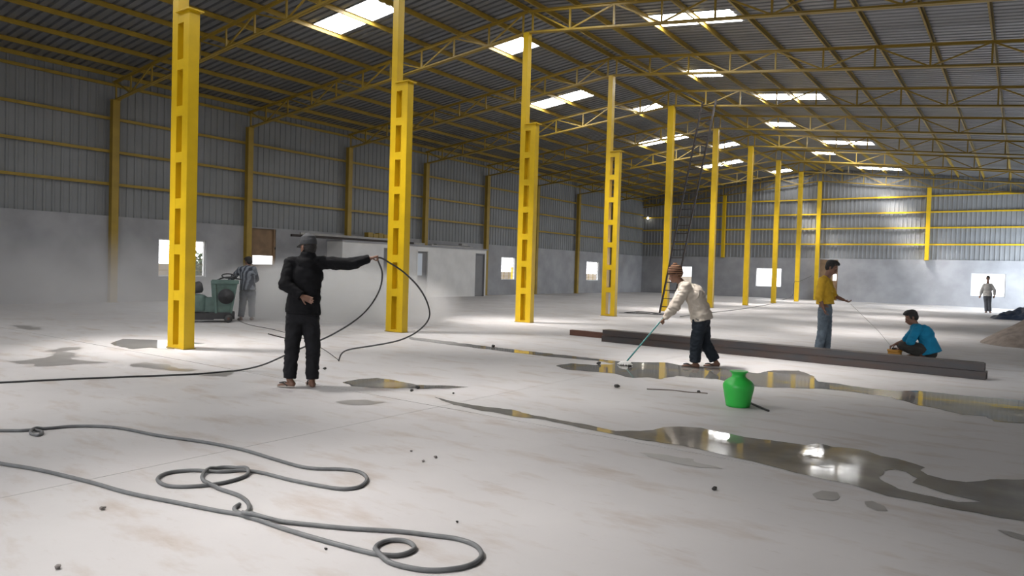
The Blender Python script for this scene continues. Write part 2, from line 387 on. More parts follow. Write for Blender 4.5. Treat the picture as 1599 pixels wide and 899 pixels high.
# wall cladding sheets
CP = rib_profile(4, .25, .03)
def clad_side(side, parent):
    s = -1 if side == 'L' else 1; vs = []; fs = []
    for y, z in CP:
        for zz in (HM - .12, rz(HW) + .27): vs.append((s * (HW + .14 - z * .0) - s * z, y, zz))
    for i in range(len(CP) - 1): fs.append((2 * i, 2 * i + 1, 2 * i + 3, 2 * i + 2))
    me = MB().add(vs, fs).mesh('cladding_sheet'); me2 = MB().add([(a, b, BAY[2] if i % 2 == 0 else c) for i, (a, b, c) in enumerate(vs)], fs).mesh('cladding_sheet')
    for k in range(61):
        inb = side == 'R' and BAY[0] - .5 < YN + k + .5 < BAY[1] + .5
        o = link('cladding_sheet', me2 if inb else me, CLAD, parent); o.location.y = YN + k
    for z in (3.87, 4.93, 6.0, 7.1):
        if side == 'R' and z < BAY[2]:
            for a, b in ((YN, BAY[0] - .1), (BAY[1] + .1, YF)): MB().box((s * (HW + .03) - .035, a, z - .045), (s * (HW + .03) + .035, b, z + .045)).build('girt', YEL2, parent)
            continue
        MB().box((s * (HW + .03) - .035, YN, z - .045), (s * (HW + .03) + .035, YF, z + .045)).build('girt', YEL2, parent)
clad_side('L', wall_left); clad_side('R', wall_right)
def clad_end(Y, s, parent, cut=None):
    for k in range(28):
        x0 = -14 + k; vs = []; fs = []
        lo = HM - .12
        if cut and cut[0] - .5 < x0 + .5 < cut[1] + .5: lo = cut[2]
        for x, z in CP:
            X = x0 + x
            for zz in (lo, rz(X) + .275): vs.append((X, Y + s * (.14 - z), zz))
        for i in range(len(CP) - 1): fs.append((2 * i, 2 * i + 1, 2 * i + 3, 2 * i + 2))
        MB().add(vs, fs).build('cladding_sheet', CLAD, parent)
    for z in (3.78, 4.82, 5.8, 6.8):
        if cut and z < cut[2] + .1: continue
        MB().box((-HW, Y + s * .03 - .035, z - .045), (HW, Y + s * .03 + .035, z + .045)).build('girt', YEL, parent)
clad_end(YF, 1, wall_back); clad_end(YN, -1, wall_front, GATE)

# windows and doors of the setting
def window(n, axis, a, b, z0, z1, at_, bars, label):
    m = MB(); t = .045
    def B(u0, u1, c, d, dep=.10, m=m):
        if axis == 'Y': m.box((at_ - .17, u0, c), (at_ - .17 + dep, u1, d))
        else: m.box((u0, at_ + .07, c), (u1, at_ + .07 + dep, d))
    B(a, a + t, z0, z1); B(b - t, b, z0, z1); B(a + t, b - t, z0, z0 + t); B(a + t, b - t, z1 - t, z1)
    o = m.build('window_%d' % n, WHITE); tag(o, label, 'window', kind='structure')
    for k in range(bars):
        z = z0 + (z1 - z0) * (k + 1) / (bars + 1); q = MB(); B(a + t, b - t, z - .008, z + .008, .016, q); q.build('grille_bar', YEL2, o)
    if bars:
        for k in (1, 2): u = a + (b - a) * k / 3; q = MB(); B(u - .012, u + .012, z0 + t, z1 - t, .02, q); q.build('grille_bar', YEL2, o)
for k, (a, b) in enumerate(WL): window(k + 1, 'Y', a, b, *WZ, -HW, 5, 'open window with thin grille bars, ' + ['behind the nearest stepped column', 'to the right of the low white rooms', 'in the farthest bays of the left wall'][k])
for k, h in enumerate(holesF[:3]): window(k + 4, 'X', *h, YF, 0, ['blown-out bright window behind the long ladder', 'blown-out bright window in the middle of the end wall', 'blown-out bright window behind the far standing man'][k])
for k, (a, b) in enumerate(WRp): window(k + 7, 'Y', a, b, *WZ, HW + .23, 0, 'open window in the right wall')
# brown boarded doors with a viewing gap
d1 = empty('door_1', (-HW - .1, 16.5, 0)); tag(d1, 'tall brown boarded door with a bright gap in the left wall', 'door', kind='structure')
MB().box((-HW - .14, 16.5, .02), (-HW - .09, 17.62, 1.38)).build('lower_panel', BROWN, d1); MB().box((-HW - .14, 16.5, 1.72), (-HW - .09, 17.62, 2.275)).build('upper_panel', BROWN, d1); MB().box((-HW - .15, 16.5, 2.27), (-HW - .10, 17.62, 2.78)).build('upper_panel', BROWN, d1)
for y in (16.5, 17.53): MB().box((-HW - .09, y, .02), (-HW - .03, y + .09, 2.78)).build('door_post', BROWN, d1)
for z in (.5, 1.2, 2.0): MB().cap((-HW - .02, 17.6, z), (-HW - .02, 17.6, z + .06), .02, .02).build('hinge', LADM, d1)
d2 = empty('door_2', (.12, YF + .1, 0)); tag(d2, 'brown boarded door with a small bright gap in the end wall', 'door', kind='structure')
MB().box((.12, YF + .1, .02), (.98, YF + .15, 2.75)).build('door_panel', BROWN, d2); MB().box((.98, YF + .1, .02), (1.3, YF + .15, 1.36)).build('lower_panel', BROWN, d2); MB().box((.98, YF + .1, 1.78), (1.3, YF + .15, 2.75)).build('upper_panel', BROWN, d2)
MB().box((1.22, YF + .05, .02), (1.3, YF + .1, 2.75)).build('door_post', BROWN, d2)

# low white rooms against the left wall
RX = -11.98; RY0, RY1, RZ = 20.2, 30.1, 2.44
doorsR = [(22.6, 23.8), (24.75, 25.55), (29.2, 29.98)]
room = wall_boxes(RY0, RY1, RZ, [(a, b, 0, 2.26) for a, b in doorsR], lambda m, a, b, c, d: m.box((RX - .12, a, c), (RX, b, d)))
room.box((-HW, RY0, 0), (RX - .12, RY0 + .1, RZ)); room.box((-HW, RY1 - .1, 0), (RX - .12, RY1, RZ))
room_o = room.build('wall_partition', WHITE); tag(room_o, 'low white partition wall of small rooms with doorways on the left', 'wall', kind='structure')
MB().box((-HW, RY0 - .05, RZ), (RX + .05, RY1 + .05, RZ + .07)).build('roof_slab', PLASTER, room_o)
for k, (a, b) in enumerate(doorsR):
    d = empty('door_%d' % (k + 3), (RX - .1, a, 0)); tag(d, ['dark grey doorway half hidden by the second stepped column', 'grey door with a pale glazed strip in the low white rooms', 'grey door at the far end of the low white rooms'][k], 'door', kind='structure')
    MB().box((RX - .10, a + .05, .01), (RX - .06, b - .05, 2.2)).build('door_leaf', DGREY, d)
    f = MB(); f.box((RX - .11, a, 0), (RX + .015, a + .05, 2.26)); f.box((RX - .11, b - .05, 0), (RX + .015, b, 2.26)); f.box((RX - .11, a + .05, 2.2), (RX + .015, b - .05, 2.26)); f.build('door_frame', WHITE if k == 1 else DGREY, d)
    if k == 1: MB().box((RX - .06, a + .1, 1.05), (RX - .045, a + .42, 2.1)).build('glazed_strip', mat('pale_glass', (.5, .55, .62), .25), d)

# ------------------------------------------------------------------ steel frame
def stepped_column(n, label):
    y = bayY(n); r = empty('stepped_column', (0, y, 0)); tag(r, label, 'column', 'stepped lattice columns along the ridge')
    D = .09; t = .165; ztop = 5.46
    def B(x0, x1, z0, z1, name, d=D, yo=0): return MB().box((x0, y - d + yo, z0), (x1, y + d + yo, z1)).build(name, YEL, r)
    B(-.083, .082, .012, rz(0) - .62, 'roof_leg'); B(.252, .417, .012, ztop, 'crane_leg')
    # recessed inner web between the legs, battens flush with the legs
    B(.082, .252, .05, ztop - .1, 'web', .012, .055) if n < 4 else None
    z = ztop; k = 0
    B(.082, .252, ztop - .17, ztop, 'batten', D - .002)
    z = ztop - .17 - .585
    while z > .3:
        B(.082, .252, z - .165, z, 'batten', D - .002); z -= .75
    B(.082, .252, .012, max(.05, z + .75 - .165 - .585 if False else .06), 'batten', D - .002)
    MB().box((.06, y - D - .045, ztop), (.47, y + D + .045, ztop + .022)).build('cap_plate', YEL, r)
    MB().box((-.10, y - .105, 0), (.435, y + .105, .014)).build('base_plate', YEL2, r)
for n in range(1, 5): stepped_column(n, ['tall stepped yellow lattice column nearest the camera, left of the man in the black hoodie', 'stepped yellow lattice column just right of the man in the black hoodie', 'stepped yellow lattice column, third along the row, rising from the dust', 'stepped yellow lattice column, farthest of the four, left of the ladder'][n - 1])
for n in range(5, 11):
    y = bayY(n); r = empty('plain_column', (0, y, 0)); tag(r, ['plain yellow steel column just left of the long ladder', 'plain yellow steel column just right of the long ladder', 'plain yellow steel column, third of the plain row', 'plain yellow steel column in front of the middle end-wall window', 'plain yellow steel column with a cable tied to it, left of the man in yellow', 'yellow post standing against the end wall beside the brown door'][n - 5], 'column', 'plain columns along the ridge')
    m = MB(); w2 = .12; d2_ = .095
    m.box((-w2, y - d2_, .014), (w2, y - d2_ + .014, HR - .62)); m.box((-w2, y + d2_ - .014, .014), (w2, y + d2_, HR - .62)); m.box((-w2 + .012, y - d2_ + .014, .014), (-w2 + .026, y + d2_ - .014, HR - .62)); m.box((w2 - .026, y - d2_ + .014, .014), (w2 - .012, y + d2_ - .014, HR - .62))
    m.build('shaft', YEL, r); MB().box((-.14, y - .105, 0), (.14, y + .105, .014)).build('base_plate', YEL2, r)
def wall_post(n):
    y = bayY(n); r = empty('wall_column', (-HW, y, 0)); tag(r, 'yellow post against the left wall, %s from the near end' % ORD[n - 2], 'column', 'yellow posts along the left wall')
    m = MB(); x0 = -HW + .005
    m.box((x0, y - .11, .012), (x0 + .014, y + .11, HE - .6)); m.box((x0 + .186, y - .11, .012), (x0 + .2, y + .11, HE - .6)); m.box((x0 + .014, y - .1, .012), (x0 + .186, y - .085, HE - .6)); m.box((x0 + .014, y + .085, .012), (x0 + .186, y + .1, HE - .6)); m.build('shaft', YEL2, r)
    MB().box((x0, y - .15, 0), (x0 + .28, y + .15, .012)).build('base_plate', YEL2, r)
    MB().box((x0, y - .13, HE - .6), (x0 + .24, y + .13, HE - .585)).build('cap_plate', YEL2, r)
for n in range(2, 10): wall_post(n)
def end_post(X, label):
    r = empty('end_wall_column', (X, YF, 0)); tag(r, label, 'column', 'posts on the end wall')
    m = MB(); m.box((X - .11, YF - .2, HM - .03), (X + .11, YF - .185, rz(X) - .6)); m.box((X - .11, YF - .02, HM - .03), (X + .11, YF - .005, rz(X) - .6)); m.box((X - .1, YF - .185, HM - .03), (X - .085, YF - .02, rz(X) - .6)); m.box((X + .085, YF - .185, HM - .03), (X + .1, YF - .02, rz(X) - .6)); m.build('shaft', YEL, r)
    MB().box((X - .14, YF - .23, HM - .045), (X + .14, YF - .005, HM - .03)).build('base_plate', YEL2, r)
end_post(6.42, 'yellow post on the end wall cladding above the low wall, at right'); end_post(-6.5, 'yellow post on the end wall cladding, left of the ridge columns')

def truss(n, side):
    y = bayY(n); s = -1 if side == 'L' else 1; r = empty('roof_truss', (s * .1, y, 0))
    tag(r, 'yellow roof truss on the %s slope, %s from the camera' % ('left' if s < 0 else 'right', ORD[(n - 2) if s < 0 else (n - 3)]), 'truss', 'yellow roof trusses on the %s slope' % ('left' if s < 0 else 'right'))
    x0, x1 = .02, HW - .02; dp = .56
    P = lambda x, dz=0: V((s * x, y, rz(x) - dz))
    def chord(dz, name):
        m = MB()
        for q in (-1, 1):
            o = V((0, q * .008, 0)); m.angle(P(x0, dz) + o, P(x1, dz) + o, .065, .009, (0, q, 0), (0, 0, -1 if dz == 0 else 1))
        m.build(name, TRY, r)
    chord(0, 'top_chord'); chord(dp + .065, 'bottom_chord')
    xs_ = [x for t, x in pm if t == side and x > 1.0]; xs_ = [.16] + xs_
    for k, x in enumerate(xs_):
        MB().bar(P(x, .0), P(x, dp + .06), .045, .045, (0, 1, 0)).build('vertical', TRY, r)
        if k + 1 < len(xs_):
            a, b = (x, xs_[k + 1]); u, l = (a, b) if k % 2 == 0 else (b, a)
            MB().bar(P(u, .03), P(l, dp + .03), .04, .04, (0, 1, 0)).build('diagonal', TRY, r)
    if s < 0: MB().box((s * HW + .01, y - .1, HE - .585), (s * HW + .22, y + .1, HE - .02)).build('end_plate', YEL2, r) if False else None
for n in range(2, 11): truss(n, 'L')
for n in range(3, 11): truss(n, 'R')

# ------------------------------------------------------------------ outside
gm = MB().box((-90, -60, -.4), (90, 120, -.31)).build('ground', GROUND); tag(gm, 'pale earth outside the shed', 'ground', kind='structure')
yw = MB().box((-24.2, -20, -.31), (-24, 110, 1.25)).build('wall_yard', mat('tan_yard_wall', (.24, .20, .155), .9, var=.3, scale=.7)); tag(yw, 'pale yard wall outside the left windows', 'wall', kind='structure')
def bush(loc, rx, h, label, seed, cnt=900):
    rnd = random.Random(seed); r = empty('bush', loc); tag(r, label, 'bush', 'bushes outside the left windows'); m = MB(); c = V(loc)
    for k in range(cnt):
        d = V((rnd.gauss(0, 1), rnd.gauss(0, 1), rnd.gauss(0, 1))).normalized() * rnd.random() ** .4
        p = c + V((d.x * rx, d.y * rx, h * .55 + d.z * h * .45)); a = V((rnd.uniform(-1, 1), rnd.uniform(-1, 1), rnd.uniform(-.4, .8))).normalized(); b = a.orthogonal().normalized(); L_ = rnd.uniform(.14, .28)
        m.add([p, p + a * L_ * .5 + b * L_ * .25, p + a * L_, p + a * L_ * .5 - b * L_ * .25], [(0, 1, 2, 3)])
    f = m.build('foliage', LEAF, r); f['kind'] = 'stuff'; MB().cap(c, c + V((0, 0, h * .6)), .05, .02).build('stem', BROWN, r)
bush((-17.6, 16.9, -.31), .9, 2.1, 'leafy bush outside the window behind the nearest column', 1); bush((-17.2, 19.4, -.31), .8, 1.6, 'low leafy bush outside, right of the nearest window', 2); bush((-17.5, 43.8, -.31), .9, 2.3, 'leafy bush outside the window beside the low rooms', 3); bush((-17, 55.0, -.31), .9, 2.2, 'leafy bush outside the farthest left window', 4)
for k, (x, y, h, lb) in enumerate(((-14.6, 13.65, 1.25, 'leaning against the outside behind the nearest column'), (-14.4, 35.9, 1.6, 'outside the window beside the low rooms'), (-14.4, 46.9, 1.7, 'outside the farthest left window'))):
    MB().bar((x, y, -.31), (x, y, h), .12, .14).bar((x, y, h), (x, y, h + .02), .2, .2).build('yellow_post', YEL).__setitem__('label', 'short yellow steel post ' + lb); o = bpy.data.objects[-1] if False else None
for o in list(col.objects):
    if o.name.startswith('yellow_post'): tag(o, None, 'post', 'yellow posts outside')

# ------------------------------------------------------------------ things on the low rooms
def plank(name, a, b, w_, h_, m_, label, cat='plank', group=None): o = MB().bar(a, b, w_, h_, (1, 0, 0)).build(name, m_); tag(o, label, cat, group); return o
ZT = RZ + .07
plank('steel_tube', (-12.10, 17.7, ZT + .05), (-12.10, 24.6, ZT + .05), .1, .1, LADM, 'dark steel tube overhanging the near end of the low rooms', 'tube', 'tubes stored on the low rooms')
plank('steel_tube', (-12.24, 18.6, ZT + .05), (-12.24, 25.5, ZT + .05), .1, .1, PIPEW, 'pale tube lying beside the dark tube on the low rooms', 'tube', 'tubes stored on the low rooms')
plank('steel_tube', (-12.2, 18.2, ZT + .15), (-12.2, 23.0, ZT + .15), .09, .09, PIPEW, 'pale tube lying on top of the other tubes', 'tube', 'tubes stored on the low rooms')
plank('plank', (-12.12, 25.8, ZT + .03), (-12.12, 29.0, ZT + .03), .22, .05, PIPEW, 'long pale plank on the far half of the low rooms')
plank('plank', (-12.15, 26.2, ZT + .08), (-12.15, 28.8, ZT + .08), .2, .05, DGREY, 'grey plank stacked on the pale plank on the low rooms')
yb = empty('yellow_bundle', (-12.3, 22.6, ZT)); tag(yb, 'yellow bundle of steel cleats on the low rooms behind the second column', 'bundle')
for k in range(4): MB().box((-12.62, 22.0 + k * .32, ZT), (-12.36, 22.28 + k * .32, ZT + .42 - .04 * (k % 2))).build('cleat', YEL2, yb)
pkg = MB().box((-12.5, 28.4, ZT), (-12.28, 28.9, ZT + .22)); o = pkg.build('carton', PIPEW); tag(o, 'small pale carton at the far end of the low rooms', 'box')

# ------------------------------------------------------------------ puddles
def puddle(pts, label, m_=PUDDLE, holes=(), z=.003, cat='puddle'):
    def dense(ps):
        out = []
        for i, q in enumerate(ps):
            a = fl(*q); b = fl(*ps[(i + 1) % len(ps)]); n_ = max(1, int((b - a).length / .05))
            for k in range(n_):
                c = a.lerp(b, k / n_); e = min(.05, (b - a).length * .12) if m_ is PUDDLE else min(.16, (b - a).length * .25)
                out.append(V((c.x + e * (noise.noise(c * 4) + .5 * noise.noise(c * 11)), c.y + e * (noise.noise(c * 4 + V((7, 3, 1))) + .5 * noise.noise(c * 11 + V((2, 8, 1)))), z)))
        return out
    loops = [dense(pts)] + [dense(h) for h in holes]; tri = tessellate_polygon(loops); vs = [q for l in loops for q in l]
    fs = []
    for t in tri:
        a, b, c = (vs[i] for i in t); fs.append(t if (b - a).cross(c - a).z > 0 else (t[0], t[2], t[1]))
    o = MB().add(vs, fs).build('puddle', m_); tag(o, label, cat, 'wet patches on the floor'); return o
puddle([(680, 620), (705, 626), (730, 631), (765, 636), (800, 640), (830, 648), (880, 657), (920, 664), (960, 672), (1000, 673), (1020, 671), (1035, 667), (1060, 666), (1095, 668), (1130, 676), (1180, 685), (1230, 691), (1260, 695), (1275, 691), (1300, 698), (1330, 700), (1355, 704), (1375, 712), (1400, 716), (1430, 725), (1443, 730), (1436, 734), (1450, 742), (1480, 750), (1510, 753), (1545, 749), (1570, 748), (1660, 752), (1680, 840), (1599, 814), (1560, 807), (1500, 796), (1440, 784), (1385, 775), (1360, 767), (1330, 757), (1280, 747), (1240, 738), (1200, 727), (1150, 715), (1100, 703), (1050, 694), (1000, 686), (950, 677), (900, 666), (850, 656), (800, 649), (750, 641), (710, 632)],
       'long shiny puddle of grey slurry running across the foreground on the right', holes=[[(1373, 745), (1380, 735), (1398, 733), (1415, 737), (1432, 747), (1424, 754), (1442, 760), (1478, 771), (1532, 784), (1500, 785), (1440, 773), (1400, 763)]])
puddle([(640, 526), (700, 533), (770, 542), (850, 551), (920, 559), (975, 565), (1040, 566), (1062, 570), (1100, 573), (1160, 580), (1185, 583), (1205, 578), (1250, 579), (1272, 588), (1276, 596), (1310, 599), (1330, 603), (1400, 611), (1430, 610), (1500, 617), (1560, 622), (1640, 630), (1660, 664), (1550, 658), (1538, 650), (1500, 647), (1470, 640), (1430, 632), (1390, 620), (1330, 612), (1285, 607), (1200, 605), (1160, 601), (1120, 592), (1055, 587), (1032, 592), (1010, 589), (985, 590), (960, 583), (920, 580), (885, 577), (868, 571), (890, 567), (930, 570), (960, 568), (930, 563), (860, 557), (780, 548), (700, 538), (640, 530)], 'long wet streak of slurry being swept by the man in the beanie')
puddle([(537, 597), (560, 592), (590, 590), (630, 596), (650, 601), (690, 602), (732, 604), (700, 606), (640, 606), (580, 606), (548, 603)], 'small dark puddle to the right of the hoodie man\'s feet')
puddle([(523, 628), (550, 625), (572, 624), (602, 628), (578, 632), (550, 633)], 'smallest flat wet patch below the hoodie man\'s feet', DAMP)
puddle([(14, 565), (60, 560), (85, 555), (70, 548), (110, 541), (128, 544), (100, 549), (126, 554), (116, 562), (165, 567), (100, 570), (70, 571)], 'ragged wet patch at the far left in front of the dust', DAMP)
puddle([(175, 536), (190, 529), (225, 530), (275, 532), (320, 536), (275, 537), (270, 545), (235, 543), (205, 545), (185, 541)], 'wet patch around the foot of the nearest column', PUDDLE)
puddle([(203, 569), (230, 565), (258, 572), (312, 577), (285, 580), (240, 577)], 'thin wet patch below the nearest column', DAMP)
puddle([(298, 582), (360, 581), (352, 588), (322, 587)], 'thin wet patch under the long hose', DAMP)
puddle([(17, 508), (45, 508), (70, 514), (40, 515)], 'faint wet patch at the left below the dust', DAMP)
puddle([(995, 706), (1030, 711), (1080, 718), (1128, 733), (1090, 728), (1040, 719)], 'narrow damp streak just below the foreground puddle', DAMP)
puddle([(1267, 770), (1285, 766), (1310, 769), (1316, 777), (1300, 782), (1275, 778)], 'oval damp footprint below the foreground puddle', DAMP)
puddle([(1350, 783), (1362, 782), (1380, 790), (1386, 798), (1370, 797), (1355, 791)], 'slanting damp footprint right of the oval one', DAMP)
puddle([(1558, 828), (1580, 832), (1640, 845), (1620, 850), (1580, 840)], 'damp streak at the right edge of the foreground', DAMP)

# ------------------------------------------------------------------ hoses on the floor
def hose(pts, r, m_, label, z=None, name='hose', n=8):
    P = [fl(*q, r) if len(q) == 2 else V(q) for q in pts]; S = spline(P, 7)
    # strands that cross lift over one another
    for i, q in enumerate(S):
        for j in range(0, i - 14):
            if (S[j].xy - q.xy).length < r * 2.2: q.z = max(q.z, S[j].z + r * 1.9)
    zs = [q.z for q in S]
    for i in range(len(S)): S[i].z = sum(zs[max(0, i - 3):i + 4]) / len(zs[max(0, i - 3):i + 4]) if max(zs[max(0, i - 3):i + 4]) > r * 1.5 else S[i].z
    o = MB().tube(S, r, n).build(name, m_, smooth=True); tag(o, label, 'hose'); return o
hose([(-520, 700), (-300, 684), (-120, 676), (-40, 674), (0, 672), (30, 672), (52, 671), (66, 674), (60, 679), (48, 676), (55, 670), (80, 668), (120, 665), (180, 667), (250, 680), (320, 690), (380, 702), (430, 717), (480, 730), (530, 732), (560, 736), (573, 747), (562, 759), (535, 763), (500, 758), (450, 748), (410, 738), (380, 734), (345, 736), (300, 734), (262, 738), (246, 748), (262, 758), (300, 759), (345, 754), (378, 745), (388, 737), (375, 731), (350, 729), (328, 733), (316, 742), (320, 752), (340, 762), (370, 772), (386, 783), (389, 794), (381, 801), (370, 799), (366, 793), (374, 787)], .0125, HOSE, 'grey hose looping across the left foreground, farther of the two')
hose([(-520, 668), (-300, 676), (-120, 700), (-50, 713), (0, 723), (60, 733), (140, 752), (200, 769), (280, 785), (340, 797), (380, 804), (440, 824), (500, 842), (560, 858), (592, 865), (625, 866), (647, 856), (636, 845), (610, 843), (590, 850), (587, 862), (610, 878), (660, 889), (705, 888), (738, 880), (752, 866), (742, 851), (715, 841), (680, 836), (620, 829), (540, 824), (450, 815), (400, 809), (378, 806)], .0125, HOSE, 'grey hose looping across the bottom left, nearest the camera')
B1 = fl(466, 604)
hand1 = on(589, 400, B1, .02)
def lerp_air(px, base, d0, d1):
    out = []
    for i, q in enumerate(px): t = i / (len(px) - 1); out.append(on(*q, base, d0 + (d1 - d0) * t))
    return out
aw = V((B1.x - CAM.x, B1.y - CAM.y, 0)).normalized()
dA = (fl(375, 578) - B1).dot(aw); dT = (fl(529, 567) - B1).dot(aw)
strand = [(-460, 606), (-200, 604), (-60, 600), (0, 597), (100, 592), (200, 588), (300, 584), (350, 580), (375, 578)]
S1 = [tuple(fl(*q, .012)) for q in strand] + [tuple(q) for q in lerp_air([(410, 570), (450, 553), (520, 521), (565, 492), (590, 458), (597, 428), (590, 402)], B1, dA * .92, .02)] + [tuple(q) for q in lerp_air([(604, 407), (632, 426), (655, 450), (668, 475), (670, 496), (655, 515), (625, 531), (580, 540), (547, 545), (533, 552), (529, 566)], B1, .04, dT)]
hose(S1, .011, HOSEB, 'black hose running over the floor and up to the hoodie man\'s hand')
hose([(372, 500), (390, 507), (430, 515), (470, 527), (505, 545), (530, 563)], .006, HOSEB, 'thin cable lying behind the hoodie man\'s legs', name='cable')
hose([(419, 521), (430, 524), (446, 528)], .012, LADM, 'short dark rod on the floor left of the hoodie man', name='rod')
# black cable coil by the ladder foot, and the cable to the far column
rnd = random.Random(3); cc = fl(1016, 490); P = []
for k in range(26):
    a = k * 1.05; rr = .35 + .75 * rnd.random(); P.append((cc.x + .05 * (k % 9) - .3 + rr * math.cos(a) * .9, cc.y - .35 + rr * math.sin(a) * .7, .015 + .02 * (k % 3)))
o = MB().tube(spline(P, 6), .009, 6).build('cable_coil', HOSEB, smooth=True); tag(o, 'tangled coil of black cable at the foot of the ladder', 'cable')
o = MB().tube(spline([fl(1062, 494, .01), fl(1100, 489, .01), fl(1160, 482, .01), fl(1205, 474, .01), fl(1222, 468, .01), V((-.16, bayY(9) - .35, .35)), V((-.13, bayY(9) - .12, 1.2)), V((.16, bayY(9) - .12, 1.25)), V((.9, bayY(9) - .2, 1.62))], 8), .012, 6).build('cable', HOSEB, smooth=True); tag(o, 'black cable across the far floor tied up to a column', 'cable')

# ------------------------------------------------------------------ steel beams
A0 = V((4.26, 13.28, 0)); A1 = V((11.0, 12.86, 0)); dr = (A1 - A0).normalized(); nn = V((-dr.y, dr.x, 0)); bw = .125
def rhs(a, b, z, label, m_=STEEL):
    r = empty('steel_beam', a); tag(r, label, 'beam', 'steel beams stacked on the floor'); a = V(a); b = V(b); t = .012; d = (b - a).normalized(); n_ = V((-d.y, d.x, 0)); m = MB(); h = bw / 2 - .002
    c = V((0, 0, z + bw / 2))
    m.bar(a + c + V((0, 0, h - t / 2)), b + c + V((0, 0, h - t / 2)), 2 * h, t, n_); m.bar(a + c - V((0, 0, h - t / 2)), b + c - V((0, 0, h - t / 2)), 2 * h, t, n_)
    m.bar(a + c + n_ * (h - t / 2 - .004), b + c + n_ * (h - t / 2 - .004), t, 2 * h - 2 * t, n_); m.bar(a + c - n_ * (h - t / 2 - .004), b + c - n_ * (h - t / 2 - .004), t, 2 * h - 2 * t, n_)
    m.build('box_section', m_, r)
rhs(A0, A1, 0, 'lower front dark steel beam of the stack behind the bucket'); rhs(A0 + nn * bw, A1 + nn * bw, 0, 'lower rear dark steel beam of the stack')
rhs(A0 + nn * .03, A1 - dr * .02 + nn * .03, bw, 'upper front dark steel beam of the stack'); rhs(A0 + nn * (bw + .03), A1 + nn * (bw + .03) - dr * .05, bw, 'upper rear dark steel beam of the stack')
rhs(V((3.05, 14.0, 0)), V((9.6, 13.42, 0)), 0, 'rusty red steel beam sticking out at the left of the stack', STEELR)

# ladder
ld = empty('ladder', (.7, 24.7, 0)); tag(ld, 'long dark steel ladder leaning against the roof truss', 'ladder')
ra0, ra1 = V((.45, 24.7, 0)), V((1.28, 26.1, 8.0)); rb0, rb1 = V((.93, 24.7, 0)), V((1.80, 26.1, 8.03))
for a, b in ((ra0, ra1), (rb0, rb1)): MB().bar(a, b, .05, .075, (1, 0, 0)).build('rail', LADM, ld)
for k in range(26): t = (k + .8) / 26.3; MB().cap(ra0.lerp(ra1, t), rb0.lerp(rb1, t), .019, .019, n=6, m=1).build('rung', LADM, ld)

# green water pot
bk = fl(1152, 634); pot = empty('water_pot', bk); tag(pot, 'bright green plastic water pot with a narrow neck on the floor', 'pot')
MB().lathe(bk, [(.115, 0), (.128, .004), (.134, .03), (.150, .12), (.164, .19), (.169, .225), (.166, .25), (.150, .275), (.115, .305), (.085, .322), (.074, .335), (.073, .36), (.085, .375), (.094, .388), (.092, .394), (.080, .385), (.066, .36), (.062, .33), (.02, .325)], 40).build('body', GREEN, pot, True)
MB().lathe(bk, [(.090, .381), (.098, .384), (.099, .393), (.094, .397), (.086, .395)], 40).build('rim', GREEN, pot, True)
o = MB().cap(fl(1172, 629, .012), fl(1200, 641, .012), .012, .012).build('black_pipe', HOSEB); tag(o, 'short black pipe lying beside the green pot', 'pipe')
# twig and wire litter near the pot
o = MB().tube(spline([fl(1010, 607, .008), fl(1050, 609, .01), fl(1075, 612, .02), fl(1095, 613, .012), fl(1105, 614, .01)], 5), .006, 5).build('twig', SANDAL); tag(o, 'thin brown twig on the floor left of the green pot', 'twig')
def rubble(px, py, s, label, m_=DARK):
    c = fl(px, py); rnd = random.Random(px * 7 + py); bm = bmesh.new(); bmesh.ops.create_icosphere(bm, subdivisions=2, radius=s)
    for v in bm.verts: v.co *= .7 + .5 * noise.noise(v.co / s * 1.3 + V((px, py, 0))); v.co.z *= .65
    zmin = min(v.co.z for v in bm.verts)
    me = bpy.data.meshes.new('rubble'); bm.to_mesh(me); bm.free(); o = link('rubble', me, m_); o.location = (c.x, c.y, -zmin); tag(o, label, 'rubble', 'bits of rubble on the floor')
for px, py, s, lb in ((963, 605, .045, 'dark lump on the floor below the mop'), (652, 607, .035, 'dark lump right of the small puddle'), (643, 611, .03, 'dark lump at the right end of the small puddle'), (507, 577, .035, 'dark lump just right of the hoodie man\'s foot'), (708, 615, .02, 'small dark chip left of the long puddle'), (160, 796, .022, 'grey chip in the left foreground'), (90, 888, .02, 'grey chip at the bottom left corner'), (1116, 765, .025, 'dark flat chip in the right foreground'), (509, 858, .012, 'tiny chip beside the nearest hose'), (661, 721, .016, 'grey chip in a little scatter near the centre'), (680, 715, .02, 'longer grey chip in the centre scatter'), (642, 705, .013, 'tiny grey chip in the centre scatter'), (770, 542, .05, 'dark lump on the swept wet streak'), (935, 569, .05, 'dark lump left of the mop head'), (983, 574, .05, 'dark lump right of the mop head'), (1091, 613, .03, 'dark knot on the twig by the pot'), (714, 816, .012, 'small chip right of the hose loop')):
    rubble(px, py, s, lb, STONE if 'grey' in lb else DARK)

